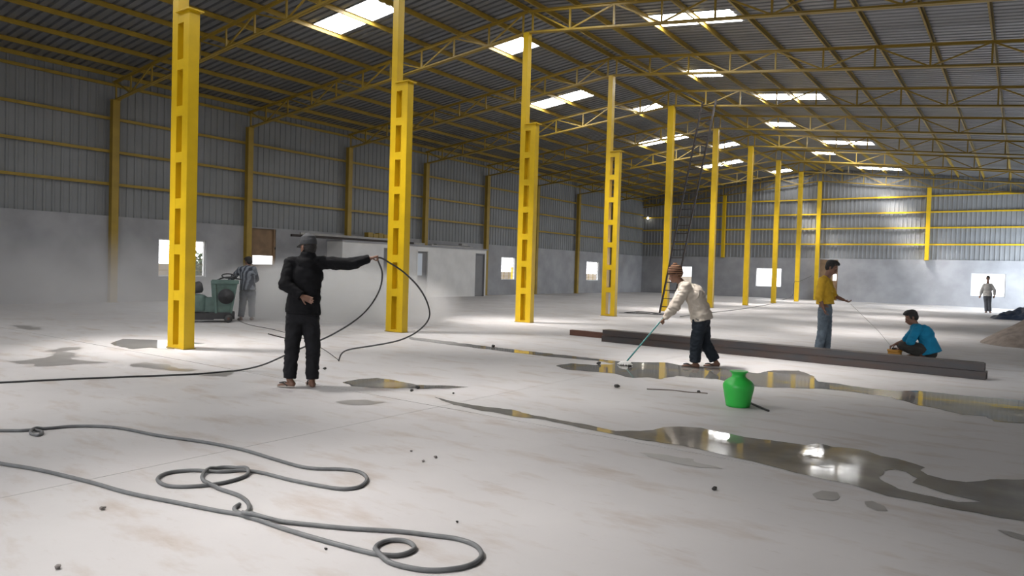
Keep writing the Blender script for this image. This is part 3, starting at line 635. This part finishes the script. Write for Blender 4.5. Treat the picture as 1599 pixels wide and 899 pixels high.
# sand heap, bar and tarpaulin by the right wall
def heap(cx, cy, rx, ry, h, m_, seed, n=40, folds=0.0, spiky=1.0):
    vs = []; fs = []
    for i in range(n + 1):
        for j in range(n + 1):
            u = i / n * 2 - 1; v = j / n * 2 - 1; q = V((u * 2.2 + seed, v * 2.2, seed))
            rad = math.sqrt(u * u + v * v) + .18 * noise.noise(q)
            z = max(0, 1 - rad) ** spiky * h
            if folds and rad < 1: z = max(0, z + folds * h * (abs(noise.noise(q * 2.1)) - .12) * min(1, (1 - rad) * 5))
            vs.append((cx + u * rx, cy + v * ry, z - .004))
    for i in range(n):
        for j in range(n): a = i * (n + 1) + j; fs.append((a, a + n + 1, a + n + 2, a + 1))
    return MB().add(vs, fs)
o = heap(11.72, 21.2, 1.15, 1.3, .8, SAND, 3).build('sand_heap', SAND, smooth=True); tag(o, 'heap of grey-brown sand at the right edge', 'sand', kind='stuff')
o = heap(11.6, 36.6, 1.3, 1.5, .5, TARP, 9, 46, .35, .7).build('tarpaulin', TARP, smooth=True); tag(o, 'crumpled dark blue tarpaulin heaped by the right wall', 'tarpaulin')
o = heap(12.1, 39.3, .8, .85, .9, TARPG, 14, 30, .25, .5).build('cement_sacks', TARPG, smooth=True); tag(o, 'pale grey covered heap behind the tarpaulin', 'heap')
o = MB().bar(fl(1560, 520, .03), fl(1588, 523, .03), .06, .06).build('dark_bar', LADM); tag(o, 'short dark bar on the floor beyond the sand heap', 'bar')
# small lamp on the end wall
lp = empty('wall_lamp', (-12.5, YF - .05, 5.75)); tag(lp, 'small bright lamp high in the far left corner', 'lamp')
em, nt, b = new_mat('lamp_glow'); b.inputs['Emission Color'].default_value = (1, .95, .8, 1); b.inputs['Emission Strength'].default_value = 12
MB().ell((-12.5, YF - .16, 5.75), (.07, .07, .09)).build('bulb', em, lp, True); MB().box((-12.56, YF - .10, 5.82), (-12.44, YF + .0, 5.94)).build('holder', DGREY, lp)

# ------------------------------------------------------------------ people
def frame(base):
    a = V((base.x - CAM.x, base.y - CAM.y, 0)).normalized(); return V((a.y, -a.x, 0)), a       # image right, away
def fingers(m, W, H, normal, curl, k=1.0, thumb_side=1):
    d = (H - W).normalized(); n_ = (normal - d * normal.dot(d)).normalized(); s = d.cross(n_)
    palm_e = W + d * (.085 * k); m.cap(W, W + d * .03 * k, (.026 * k, .019 * k), (.03 * k, .018 * k), s, 10, 2)
    m.cap(W + d * .03 * k, palm_e, (.032 * k, .016 * k), (.038 * k, .014 * k), s, 12, 3)
    for i, L_ in enumerate((.070, .080, .074, .056)):
        o = s * ((1.5 - i) * .0195 * k * thumb_side); p = palm_e + o - d * .008 * k; q = d.copy(); c = curl
        sp = s * ((1.5 - i) * .05 * thumb_side * (1 - min(1, curl)))
        for j, f in enumerate((.45, .32, .23)):
            ang = c * (.9 if j == 0 else 1.1); q2 = (q * math.cos(ang) + n_ * math.sin(ang)); nn_ = (-q * math.sin(ang) + n_ * math.cos(ang))
            e = p + (q2 + sp).normalized() * (L_ * f * k); m.cap(p, e, .0088 * k - .0006 * j, .0082 * k - .0006 * j, None, 8, 2); p = e; q = q2; n_l = nn_
            n_ = nn_
        n_ = (normal - d * normal.dot(d)).normalized()
    p = W + d * .028 * k + s * (.026 * k * thumb_side); td = (d * .75 + s * (.62 * thumb_side) + n_ * (.25 + .5 * curl)).normalized()
    e = p + td * .042 * k; m.cap(p, e, .0115 * k, .0098 * k, None, 8, 2); td2 = (td + d * .4 - s * (.3 * curl * thumb_side) + n_ * .4 * curl).normalized(); m.cap(e, e + td2 * .03 * k, .0098 * k, .0085 * k, None, 8, 2)

def head(m, c, face, up, k=1.0):
    f = face.normalized(); u = (up - f * up.dot(f)).normalized(); s = u.cross(f)
    E_ = lambda o, r: m.add(*rot_ell(c + (f * o[0] + s * o[1] + u * o[2]) * k, tuple(x * k for x in r), f, s, u))
    E_((-.012, 0, .035), (.098, .077, .088)); E_((.028, 0, -.045), (.066, .060, .070)); E_((.052, 0, -.085), (.034, .034, .028))
    E_((.080, 0, .012), (.018, .050, .014)); E_((.045, .036, -.022), (.032, .026, .028)); E_((.045, -.036, -.022), (.032, .026, .028))
    m.cap(c + (f * .084 + u * .004) * k, c + (f * .106 - u * .036) * k, .009 * k, .014 * k, None, 8, 3); E_((.088, 0, -.062), (.014, .024, .007)); E_((.086, 0, -.075), (.013, .021, .008))
    for q in (-1, 1): E_((-.008, q * .078, -.012), (.020, .010, .032)); E_((.078, q * .031, -.004), (.013, .014, .009))
    return f, s, u
def rot_ell(c, r, f, s, u, n=14, m=9):
    vs = [c - u * r[2]]; fs = []
    for k in range(1, m):
        t = math.pi * k / m - math.pi / 2
        for i in range(n): a = 2 * math.pi * i / n; vs.append(c + f * (r[0] * math.cos(t) * math.cos(a)) + s * (r[1] * math.cos(t) * math.sin(a)) + u * (r[2] * math.sin(t)))
    vs.append(c + u * r[2])
    for i in range(n): fs.append((0, 1 + (i + 1) % n, 1 + i))
    for k in range(m - 2):
        for i in range(n): a = 1 + k * n; j = (i + 1) % n; fs.append((a + i, a + j, a + n + j, a + n + i))
    L = len(vs) - 1; a = 1 + (m - 2) * n
    for i in range(n): fs.append((a + i, a + (i + 1) % n, L))
    return vs, fs

def person(base, J, face, label, shirt, trousers, voxel=.008, up=V((0, 0, 1)), k=1.0, sleeve=1.0, hem=.06, hair=True, hat=None, shoe=SANDAL, bare=False, curlL=.35, curlR=.35, palmL=None, palmR=None, hood=False, tw=1.0, sw=1.0, hemflare=1.0, wr=.007, tucked=False):
    R_, A_ = frame(base)
    P = {n_: on(q[0], q[1], base, q[2] if len(q) > 2 else 0) for n_, q in J.items()}
    # feet rest on the floor
    for s in 'LR':
        for j in ('toe',):
            if P[j + s].z < .028 * k or True: P[j + s].z = max(P[j + s].z, .026)
    hs = P['hipR'] - P['hipL']; ss = P['shR'] - P['shL']; hsn = hs.normalized(); ssn = ss.normalized()
    mid = (P['hipL'] + P['hipR']) / 2; ch = (P['shL'] + P['shR']) / 2; sp = ch - mid
    bd = J.get('bulge', (0, 0)); bulge = R_ * bd[0] + A_ * bd[1]
    waist = mid + sp * .36 + bulge * .7; chest = mid + sp * .74 + bulge
    def torso(m, g, sh=0.0, lo=True):
        if lo: m.cap(mid + sp * -.02, waist, (.150 * k + g, .105 * k + g), (.135 * k + g, .098 * k + g), hsn, 20)
        m.cap(waist, chest, (.135 * k + g, .098 * k + g), (.160 * k + g, .112 * k + g), hsn.lerp(ssn, .5), 20)
        m.cap(chest, ch + sp.normalized() * -.03, (.160 * k + g, .112 * k + g), (.125 * k + g, .075 * k + g), ssn, 20)
        m.cap(P['shL'], P['shR'], .056 * k + g * .7, .056 * k + g * .7)
    f = face.normalized()
    body = MB(); torso(body, -.006)
    body.cap(ch - sp.normalized() * .02, P['head'] - up * .06 * k - f * .015, .062 * k, .054 * k)
    hf, hs_, hu = head(body, P['head'], f, up, k)
    for s in 'LR':
        body.cap(P['sh' + s], P['el' + s], .049 * k, .040 * k); body.cap(P['el' + s], P['wr' + s], .041 * k, .026 * k)
        body.cap(P['hip' + s], P['kn' + s], .084 * k, .056 * k); body.cap(P['kn' + s], P['an' + s], .054 * k, .036 * k)
        t = P['toe' + s] - P['an' + s]; th = V((t.x, t.y, 0)); th = th.normalized() if th.length > .01 else f
        heel = P['an' + s] - th * .045 * k; heel.z = max(.03, heel.z - .05 * k); sd_ = V((-th.y, th.x, 0))
        body.cap(P['an' + s], heel, .034 * k, .03 * k); body.cap(heel, P['toe' + s], (.034 * k, .028 * k), (.042 * k, .018 * k), sd_)
        for q in range(5): o = sd_ * ((q - 2) * .017 * k); body.cap(P['toe' + s] + o, P['toe' + s] + o + th * (.040 - .004 * abs(q - 1)) * k + (heel - P['toe' + s]) * 0, .010 * k, .008 * k, None, 8, 2)
        pn = (palmL if s == 'L' else palmR) or (A_ if s == 'L' else A_)
        fingers(body, P['wr' + s], P['ha' + s], pn, curlL if s == 'L' else curlR, k, 1)
    bo = link('person', fuse(body, voxel, 3), SKIN); tag(bo, label, 'person')
    # shirt
    sm = MB(); g = .020 * sw; torso(sm, g, lo=False)
    sd_ = sp.normalized(); hb = mid - sd_ * hem
    gl = g + .010; sm.cap(waist, hb, (.138 * k + gl, .102 * k + gl), (.160 * k * hemflare + gl, .116 * k * hemflare + gl), hsn, 20, 4, False, True)
    sm.cap(waist, waist + sd_ * .05, (.138 * k + g, .1 * k + g), (.138 * k + g, .1 * k + g), hsn, 20)
    for s in 'LR':
        sm.cap(P['sh' + s], P['el' + s], .056 * k + g * .6, .050 * k + g * .7)
        if sleeve > 0:
            e = P['el' + s].lerp(P['wr' + s], sleeve); sm.cap(P['el' + s], e, .052 * k + g * .8, .037 * k + g * .45, None, 14, 4, False, True)
    sm.cap(ch - sd_ * .02, ch + sd_ * .03, (.085 * k, .07 * k), (.066 * k, .062 * k), ssn, 16, 3)
    for s in 'LR': sm.cap(P['sh' + s].lerp(ch, .25) + sd_ * .005, ch + sd_ * .055, .052 * k, .05 * k)
    if hood:
        sm.cap(ch + sd_ * .02 - A_ * .02, ch + sd_ * .085 - A_ * .025, (.098, .088), (.088, .080), ssn, 18, 3)
        sm.cap(ch + sd_ * .01 - ssn * .09 - A_ * .05, ch + sd_ * .01 + ssn * .09 - A_ * .05, .05, .05); sm.cap(ch + sd_ * .0 - A_ * .09, ch - sd_ * .13 - A_ * .09, (.09, .035), (.03, .02), ssn)
        for s in 'LR': sm.cap(P['wr' + s].lerp(P['el' + s], .12), P['wr' + s].lerp(P['el' + s], .02), .037, .035, None, 12, 3, True, True)
    link('shirt' if not hood else 'hoodie', fuse(sm, .011, 2, wr, 8.0, base.x), shirt, bo)
    # trousers
    tm = MB(); g = .016 * tw
    tm.cap(mid - sp.normalized() * .04, mid + sp * .2, (.146 * k + .008, .104 * k + .008), (.130 * k + .004, .090 * k + .004), hsn, 20)
    for s in 'LR':
        tm.cap(P['hip' + s] - (P['hip' + s] - P['kn' + s]).normalized() * .05, P['kn' + s], .086 * k + g, .064 * k + g); e = P['kn' + s].lerp(P['an' + s], .97); tm.cap(P['kn' + s], e, .064 * k + g, .050 * k + g * 1.2, None, 14, 4, False, True)
    link('trousers', fuse(tm, .011, 2, wr * .9, 9.0, base.y), trousers, bo)
    # sandals
    if not bare:
        for s in 'LR':
            t = P['toe' + s] - P['an' + s]; th = V((t.x, t.y, 0)).normalized(); heel = P['an' + s] - th * .065 * k; heel.z = max(.006, heel.z - .085 * k); to = P['toe' + s] + th * .055 * k; to.z = max(.006, P['toe' + s].z - .022)
            q = MB(); d_ = to - heel; sd2 = V((-th.y, th.x, 0)); out = []
            for i in range(20):
                a = 2 * math.pi * i / 20; L_ = d_.length / 2; w2 = (.040 + .010 * math.cos(a)) * k
                out.append((heel + to) / 2 + d_.normalized() * (L_ * math.cos(a)) + sd2 * (w2 * math.sin(a)))
            vs = out + [o + V((0, 0, .018)) for o in out]; q.add(vs, [tuple(range(19, -1, -1)), tuple(range(20, 40))] + [(i, (i + 1) % 20, (i + 1) % 20 + 20, i + 20) for i in range(20)])
            sl = q.build('sandal', shoe, bo); toe = P['toe' + s]
            MB().tube(spline([toe + th * .03 + V((0, 0, .022)), toe - th * .03 + sd2 * .03 + V((0, 0, .03)), toe - th * .10 + sd2 * .05 + V((0, 0, .0))], 5), .007, 6).tube(spline([toe + th * .03 + V((0, 0, .022)), toe - th * .03 - sd2 * .03 + V((0, 0, .03)), toe - th * .10 - sd2 * .05 + V((0, 0, .0))], 5), .007, 6).build('strap', HAIR, sl)
    H = P['head']
    EL = lambda o, r: rot_ell(H + (hf * o[0] + hs_ * o[1] + hu * o[2]) * k, tuple(x * k for x in r), hf, hs_, hu)
    for q in (-1, 1): MB().add(*EL((.086, q * .031, -.002), (.006, .012, .005))).build('eye', HAIR, bo, True)
    if hair:
        hm = MB(); hm.add(*EL((-.026, 0, .050), (.100, .086, .088))); hm.add(*EL((-.055, 0, .0), (.062, .078, .075))); hm.add(*EL((.045, .01, .098), (.055, .066, .034))); hm.add(*EL((.012, 0, .110), (.070, .066, .034)))
        for q in (-1, 1): hm.add(*EL((.004, q * .068, .012), (.026, .016, .042)))
        link('hair', fuse(hm, .008, 1, .006, 38, 2), HAIR, bo)
    return bo, P, (hf, hs_, hu)

# man in the black hoodie, seen from behind
R1, A1_ = frame(B1)
p1, P1, F1 = person(B1, dict(head=(481, 386), shL=(454, 411, 0), shR=(506, 410, 0), elL=(445, 444, -.10), wrL=(470, 462, -.18), haL=(487, 469, -.20), elR=(546, 413, .02), wrR=(577, 404, .02), haR=(586, 401, .02), hipL=(462, 486, 0), hipR=(484, 486, 0), knL=(456, 545, .02), knR=(489, 545, .02), anL=(452, 592, -.02), anR=(487, 593, 0), toeL=(440, 601, .03), toeR=(483, 600, .12)),
       R1 * -.55 + A1_ * .83 - V((0, 0, .1)), 'man in black hoodie and dark cap seen from behind, holding out a hose', HOODIE, BLACKJ, .0075, hood=True, hair=False, shoe=SANDALW, curlR=1.1, curlL=.16, palmL=R1 * -.2 + A1_ * -.9, palmR=V((0, 0, -1)), hem=.03, wr=.010, tw=1.15, sw=1.5, k=1.04)
f, s, u = F1; H = P1['head']
hm = MB(); hm.add(*rot_ell(H - f * .02 - u * .0, (.10, .084, .075), f, s, u)); hm.add(*rot_ell(H - f * .05 - u * .035, (.055, .070, .055), f, s, u)); link('hair', fuse(hm, .008, 1, .004, 40), HAIR, p1)
cm = MB(); cm.add(*rot_ell(H - f * .012 + u * .068, (.112, .092, .080), f, s, u)); cm.cap(H - f * .012 + u * .028, H - f * .012 + u * .07, (.111, .091), (.112, .092), f, 24, 2, True)
cap_o = link('cap', fuse(cm, .007, 2, .002, 20), CAPM, p1)
bm_ = MB(); vs = []
for i in range(13): a = math.radians(-62 + 124 * i / 12); vs += [H + f * (.088 * math.cos(a)) + s * (.090 * math.sin(a)) + u * .030, H + f * (.03 + .155 * math.cos(a)) + s * (.085 * math.sin(a)) + u * (.012 - .0 * i)]
vs2 = [q + u * .008 for q in vs]; nq = len(vs); fs = [(2 * i, 2 * i + 1, 2 * i + 3, 2 * i + 2) for i in range(12)]; fs += [tuple(x + nq for x in reversed(q)) for q in fs] + [(2 * i + 1, 2 * i + 1 + nq, 2 * i + 3 + nq, 2 * i + 3) for i in range(12)]
bm_.add(vs + vs2, fs).build('brim', CAPM, cap_o, True); MB().ell(H - f * .012 + u * .148, (.010, .010, .006)).build('button', CAPM, cap_o, True)

# sweeper
B2 = fl(1094, 573); R2, A2 = frame(B2)
p2, P2, F2 = person(B2, dict(head=(1055, 429), shL=(1072, 449, -.17), shR=(1070, 447, .15), elL=(1054, 478, -.19), wrL=(1038, 497, -.10), haL=(1031, 503, -.03), elR=(1054, 474, .14), wrR=(1046, 488, .05), haR=(1038, 495, .0), hipL=(1094, 497, -.09), hipR=(1096, 497, .09), knL=(1087, 536, -.10), knR=(1101, 536, .09), anL=(1085, 566, -.10), anR=(1117, 563, .09), toeL=(1070, 574, -.10), toeR=(1104, 571, .09), bulge=(.075, 0)),
       R2 * -1 + A2 * -.12 - V((0, 0, .28)), 'bent man in cream shirt and striped knit cap sweeping slurry', CREAM, NAVY, .008, up=V((0, 0, 1)) + R2 * -.25, hair=False, curlL=1.2, curlR=1.2, palmL=V((0, 0, -1)) + A2 * .5, palmR=V((0, 0, -1)) - A2 * .4, hem=.03, tw=1.6, sw=2.0, sleeve=.97, wr=.015, k=1.03)
f, s, u = F2; H = P2['head']
cm = MB(); cm.add(*rot_ell(H - f * .012 + u * .062, (.116, .096, .095), f, s, u)); cm.add(*rot_ell(H - f * .045 + u * .02, (.085, .09, .08), f, s, u)); cm.cap(H - f * .01 + u * .025, H - f * .01 + u * .07, (.116, .096), (.118, .098), f, 24, 2, True)
bn = link('knit_cap', fuse(cm, .007, 2, .002, 40), BEANIE, p2); pm_ = MB().ell(H - f * .03 + u * .160, (.038, .038, .034)); link('bobble', fuse(pm_, .007, 1, .006, 60), BEANIE, bn)
mop = empty('mop', fl(976, 567)); tag(mop, 'teal handled mop with a white head held by the bent man', 'mop')
m0 = fl(976, 567, .03); m1 = on(1031, 502, B2, -.02); m2 = m0 + (m1 - m0) * 1.32
MB().cap(m0, m2, .012, .012, None, 10, 2).build('handle', TEALP, mop); mh = MB(); mh.ell(m0 + V((0, 0, .005)), (.10, .06, .035), RT)
rnd = random.Random(5)
for i in range(16): a = i * .39; mh.cap(m0 + V((0, 0, .01)), m0 + V((math.cos(a) * .12, math.sin(a) * .1, -.018 + .006 * rnd.random())), .014, .01, None, 6, 1)
link('mop_head', fuse(mh, .008, 1), MOPW, mop)

# man in the mustard shirt
B3 = fl(1284, 553); R3, A3 = frame(B3)
person(B3, dict(head=(1299, 418), shL=(1292, 438, .15), shR=(1284, 438, -.16), elR=(1279, 464, -.22), wrR=(1286, 481, -.20), haR=(1289, 490, -.20), elL=(1301, 461, .17), wrL=(1317, 468, .05), haL=(1327, 472, .02), hipL=(1290, 480, .08), hipR=(1287, 480, -.09), knL=(1291, 516, .09), knR=(1284, 516, -.09), anL=(1290, 546, .1), anR=(1278, 546, -.09), toeL=(1302, 551, .12), toeR=(1290, 552, -.08)),
       R3 * .95 + A3 * -.22 - V((0, 0, .38)), 'man in mustard yellow shirt and jeans standing behind the beams', YSHIRT, JEANS, .008, up=V((0, 0, 1)) + R3 * .3, curlL=.5, curlR=.4, palmL=V((0, 0, 1)), palmR=R3, hem=-.07, tw=1.1, sw=1.2, sleeve=.35, wr=.010, k=1.08)
# crouching man
B4 = fl(1428, 558); R4, A4 = frame(B4)
person(B4, dict(head=(1423, 496), shL=(1433, 513, -.17), shR=(1431, 512, .16), elL=(1422, 533, -.20), wrL=(1407, 543, -.10), haL=(1398, 546, -.06), elR=(1415, 531, .12), wrR=(1399, 537, .06), haR=(1389, 541, .04), hipL=(1450, 546, -.10), hipR=(1451, 545, .10), knL=(1410, 540, -.15), knR=(1408, 539, .13), anL=(1438, 553, -.13), anR=(1434, 553, .12), toeL=(1425, 557, -.15), toeR=(1420, 556, .13), bulge=(.07, 0)),
       R4 * -.95 + A4 * -.25 - V((0, 0, .42)), 'crouching man in blue shirt working with his hands by the beams', BLUE, OLIVE, .008, up=V((0, 0, 1)) + R4 * -.35, curlL=.7, curlR=.5, palmL=V((0, 0, -1)), palmR=V((0, 0, -1)), hem=.07, tw=.9, sw=1.6, sleeve=.3, bare=True, wr=.009, hemflare=1.15, k=1.1)
tp = fl(1397, 556); rl = empty('tape_reel', tp); tag(rl, 'orange brown string reel on the floor by the crouching man\'s hands', 'reel')
MB().lathe(tp, [(.10, 0), (.13, .005), (.135, .03), (.12, .04), (.12, .09), (.135, .10), (.13, .13), (.06, .13)], 24).build('drum', TAPE, rl, True); MB().lathe(tp, [(.05, .125), (.055, .13), (.055, .16), (.03, .165)], 16).build('hub', LADM, rl, True)
o = MB().tube([on(1392, 541, B4, .04), on(1372, 517, B4, -.1), on(1328, 474, B3, .02)], .003, 5).build('string_line', PIPEW); tag(o, 'thin string stretched between the two men at the beams', 'string')
# far man
B5 = fl(1541, 488)
R5, A5 = frame(B5)
person(B5, dict(head=(1543, 435), shL=(1548, 445), shR=(1537, 445), elL=(1553, 453), wrL=(1553, 461), haL=(1552, 464), elR=(1533, 453), wrR=(1531, 461), haR=(1530, 464), hipL=(1545, 462), hipR=(1539, 462), knL=(1545, 474), knR=(1540, 474), anL=(1546, 486), anR=(1540, 486), toeL=(1547, 488, -.15), toeR=(1539, 488, -.15)),
       A5 * -1 + R5 * -.1, 'man in pale shirt standing far off before the bright window', WSHIRT, GREYT, .011, k=1.06, hem=.0, sw=1.5, palmL=A5 * -1, palmR=A5 * -1)
# grinder operator
B6 = fl(387, 500); R6, A6 = frame(B6)
person(B6, dict(head=(388, 409, .12), shL=(376, 420, .05), shR=(396, 420, .05), elL=(366, 431, .12), wrL=(358, 438, .18), haL=(354, 440, .18), elR=(400, 436, .15), wrR=(384, 442, .28), haR=(374, 442, .3), hipL=(381, 453), hipR=(393, 453), knL=(379, 475, .03), knR=(393, 475, .03), anL=(376, 495, -.02), anR=(393, 495, .0), toeL=(373, 500, .1), toeR=(393, 500, .12)),
       A6 * .8 + R6 * -.5 - V((0, 0, .3)), 'man in striped shirt bending over the green grinder in the dust', STRIPED, GREYT, .009, hem=.0, sw=1.4, curlL=1.1, curlR=1.1, palmL=V((0, 0, -1)), palmR=V((0, 0, -1)), tw=1.2)

# ------------------------------------------------------------------ floor grinder
g0 = fl(348, 502); Rg, Ag = frame(g0); GR = empty('floor_grinder', g0); tag(GR, 'green walk-behind floor grinder half hidden in dust', 'grinder')
def gp(x, z, d=0.0): return g0 + Rg * x + Ag * d + V((0, 0, z))
def gbox(x0, x1, z0, z1, d0, d1, name, m_, tx0=0, tx1=0, par=None):
    vs = [gp(x0, z0, d0), gp(x1, z0, d0), gp(x1, z0, d1), gp(x0, z0, d1), gp(x0 + tx0, z1, d0), gp(x1 + tx1, z1, d0), gp(x1 + tx1, z1, d1), gp(x0 + tx0, z1, d1)]
    return MB().add(vs, [(0, 3, 2, 1), (4, 5, 6, 7), (0, 1, 5, 4), (1, 2, 6, 5), (2, 3, 7, 6), (3, 0, 4, 7)]).build(name, m_, par or GR)
gbox(-.22, .20, .22, .98, -.22, .24, 'upper_housing', GRINDG, -.06, .12); gbox(-.26, .34, .92, 1.0, -.26, .28, 'top_cover', GRINDG)
gbox(-.30, .26, .08, .24, -.26, .28, 'grinding_skirt', GRINDD)
MB().lathe(gp(.06, .62, -.24), [(.17, 0), (.18, .02), (.18, .05), (.05, .06), (.05, .09)], 24, -Ag).build('pulley', GRINDD, GR, True)
MB().lathe(gp(-.62, .30, .0), [(.26, -.05), (.28, .0), (.28, .28), (.2, .34), (.1, .36)], 24).build('motor_drum', GRINDG, GR, True); gbox(-.92, -.2, .06, .22, -.25, .27, 'base_frame', GRINDD); gbox(-.42, -.2, .24, .58, -.16, .2, 'gearbox', GRINDG)
MB().lathe(gp(-.72, .78, .0), [(.06, 0), (.13, .02), (.14, .22), (.10, .26), (.06, .27)], 20, (Rg * .9 + V((0, 0, .2)))).build('dark_motor', GRINDD, GR, True); MB().cap(gp(-.66, .62), gp(-.66, .80), .05, .05).build('motor_neck', GRINDD, GR)
MB().tube(spline([gp(-.16, .98, .15), gp(-.02, 1.05, .16), gp(.16, 1.07, .17), gp(.28, 1.04, .17), gp(.40, 1.02, .2)], 5), .018, 8).build('handle_bar', GRINDD, GR, True)
ring = [gp(.10 + .14 * math.cos(a), 1.10 + .05 * math.sin(a), .15 + .10 * math.sin(a)) for a in [i * 2 * math.pi / 24 for i in range(25)]]; MB().tube(ring, .016, 8).build('control_ring', GRINDD, GR, True)
for x in (-.78, .12): 
    w_ = MB().lathe(gp(x, .095, -.30), [(.03, 0), (.09, .01), (.095, .03), (.09, .05), (.03, .06)], 20, -Ag).build('wheel', HOSEB, GR, True); MB().lathe(gp(x, .095, -.36), [(.03, 0), (.03, .012), (.01, .014)], 12, -Ag).build('wheel_hub', STEELR, w_)
gbox(-.18, -.13, .22, .9, -.27, -.24, 'side_rail', GRINDG, -.04, -.04); gbox(.16, .20, .22, .9, -.27, -.24, 'side_rail', GRINDG, .1, .1)

# ------------------------------------------------------------------ dust
def dust(name, c, r, dens, label, sc=1.0, seed=0.0):
    bm = bmesh.new(); bmesh.ops.create_icosphere(bm, subdivisions=3, radius=1.0)
    for v in bm.verts: v.co = V((v.co.x * r[0], v.co.y * r[1], v.co.z * r[2]))
    me = bpy.data.meshes.new(name); bm.to_mesh(me); bm.free()
    m = bpy.data.materials.new(name); m.use_nodes = True; nt = m.node_tree; nt.nodes.remove(nt.nodes['Principled BSDF']); N = nt.nodes; L = nt.links
    vs = N.new('ShaderNodeVolumeScatter'); vs.inputs['Color'].default_value = (.93, .93, .95, 1); vs.inputs['Anisotropy'].default_value = .25
    tc = N.new('ShaderNodeTexCoord'); mp = N.new('ShaderNodeMapping'); mp.inputs['Scale'].default_value = (1 / r[0], 1 / r[1], 1 / r[2]); L.new(tc.outputs['Object'], mp.inputs[0])
    ln = N.new('ShaderNodeVectorMath'); ln.operation = 'LENGTH'; L.new(mp.outputs[0], ln.inputs[0])
    fr = N.new('ShaderNodeMapRange'); fr.interpolation_type = 'SMOOTHSTEP'; fr.inputs['From Min'].default_value = 1.0; fr.inputs['From Max'].default_value = .15; L.new(ln.outputs['Value'], fr.inputs['Value'])
    nz = N.new('ShaderNodeTexNoise'); nz.inputs['Scale'].default_value = sc; nz.inputs['Detail'].default_value = 4; nz.noise_dimensions = '4D'; nz.inputs['W'].default_value = seed; L.new(tc.outputs['Object'], nz.inputs['Vector'])
    nr = N.new('ShaderNodeMapRange'); nr.inputs['From Min'].default_value = .36; nr.inputs['From Max'].default_value = .66; L.new(nz.outputs['Fac'], nr.inputs['Value'])
    mu = N.new('ShaderNodeMath'); mu.operation = 'MULTIPLY'; L.new(fr.outputs[0], mu.inputs[0]); L.new(nr.outputs[0], mu.inputs[1])
    m2_ = N.new('ShaderNodeMath'); m2_.operation = 'MULTIPLY'; m2_.inputs[1].default_value = dens; L.new(mu.outputs[0], m2_.inputs[0]); L.new(m2_.outputs[0], vs.inputs['Density']); L.new(vs.outputs[0], N['Material Output'].inputs['Volume'])
    o = link(name, me, m); o.location = c; tag(o, label, 'dust', kind='stuff'); return o
c1 = fl(500, 495, .0); dust('dust_cloud', (c1.x, c1.y, .38), (4.8, 3.0, 1.35), 7.0, 'pale cement dust drifting behind the hoodie man', .8, 1.0)
c2 = fl(150, 490, .0); dust('dust_cloud', (c2.x, c2.y, .6), (5.2, 4.2, 1.7), .42, 'thin dust haze in front of the left wall', .4, 4.0)
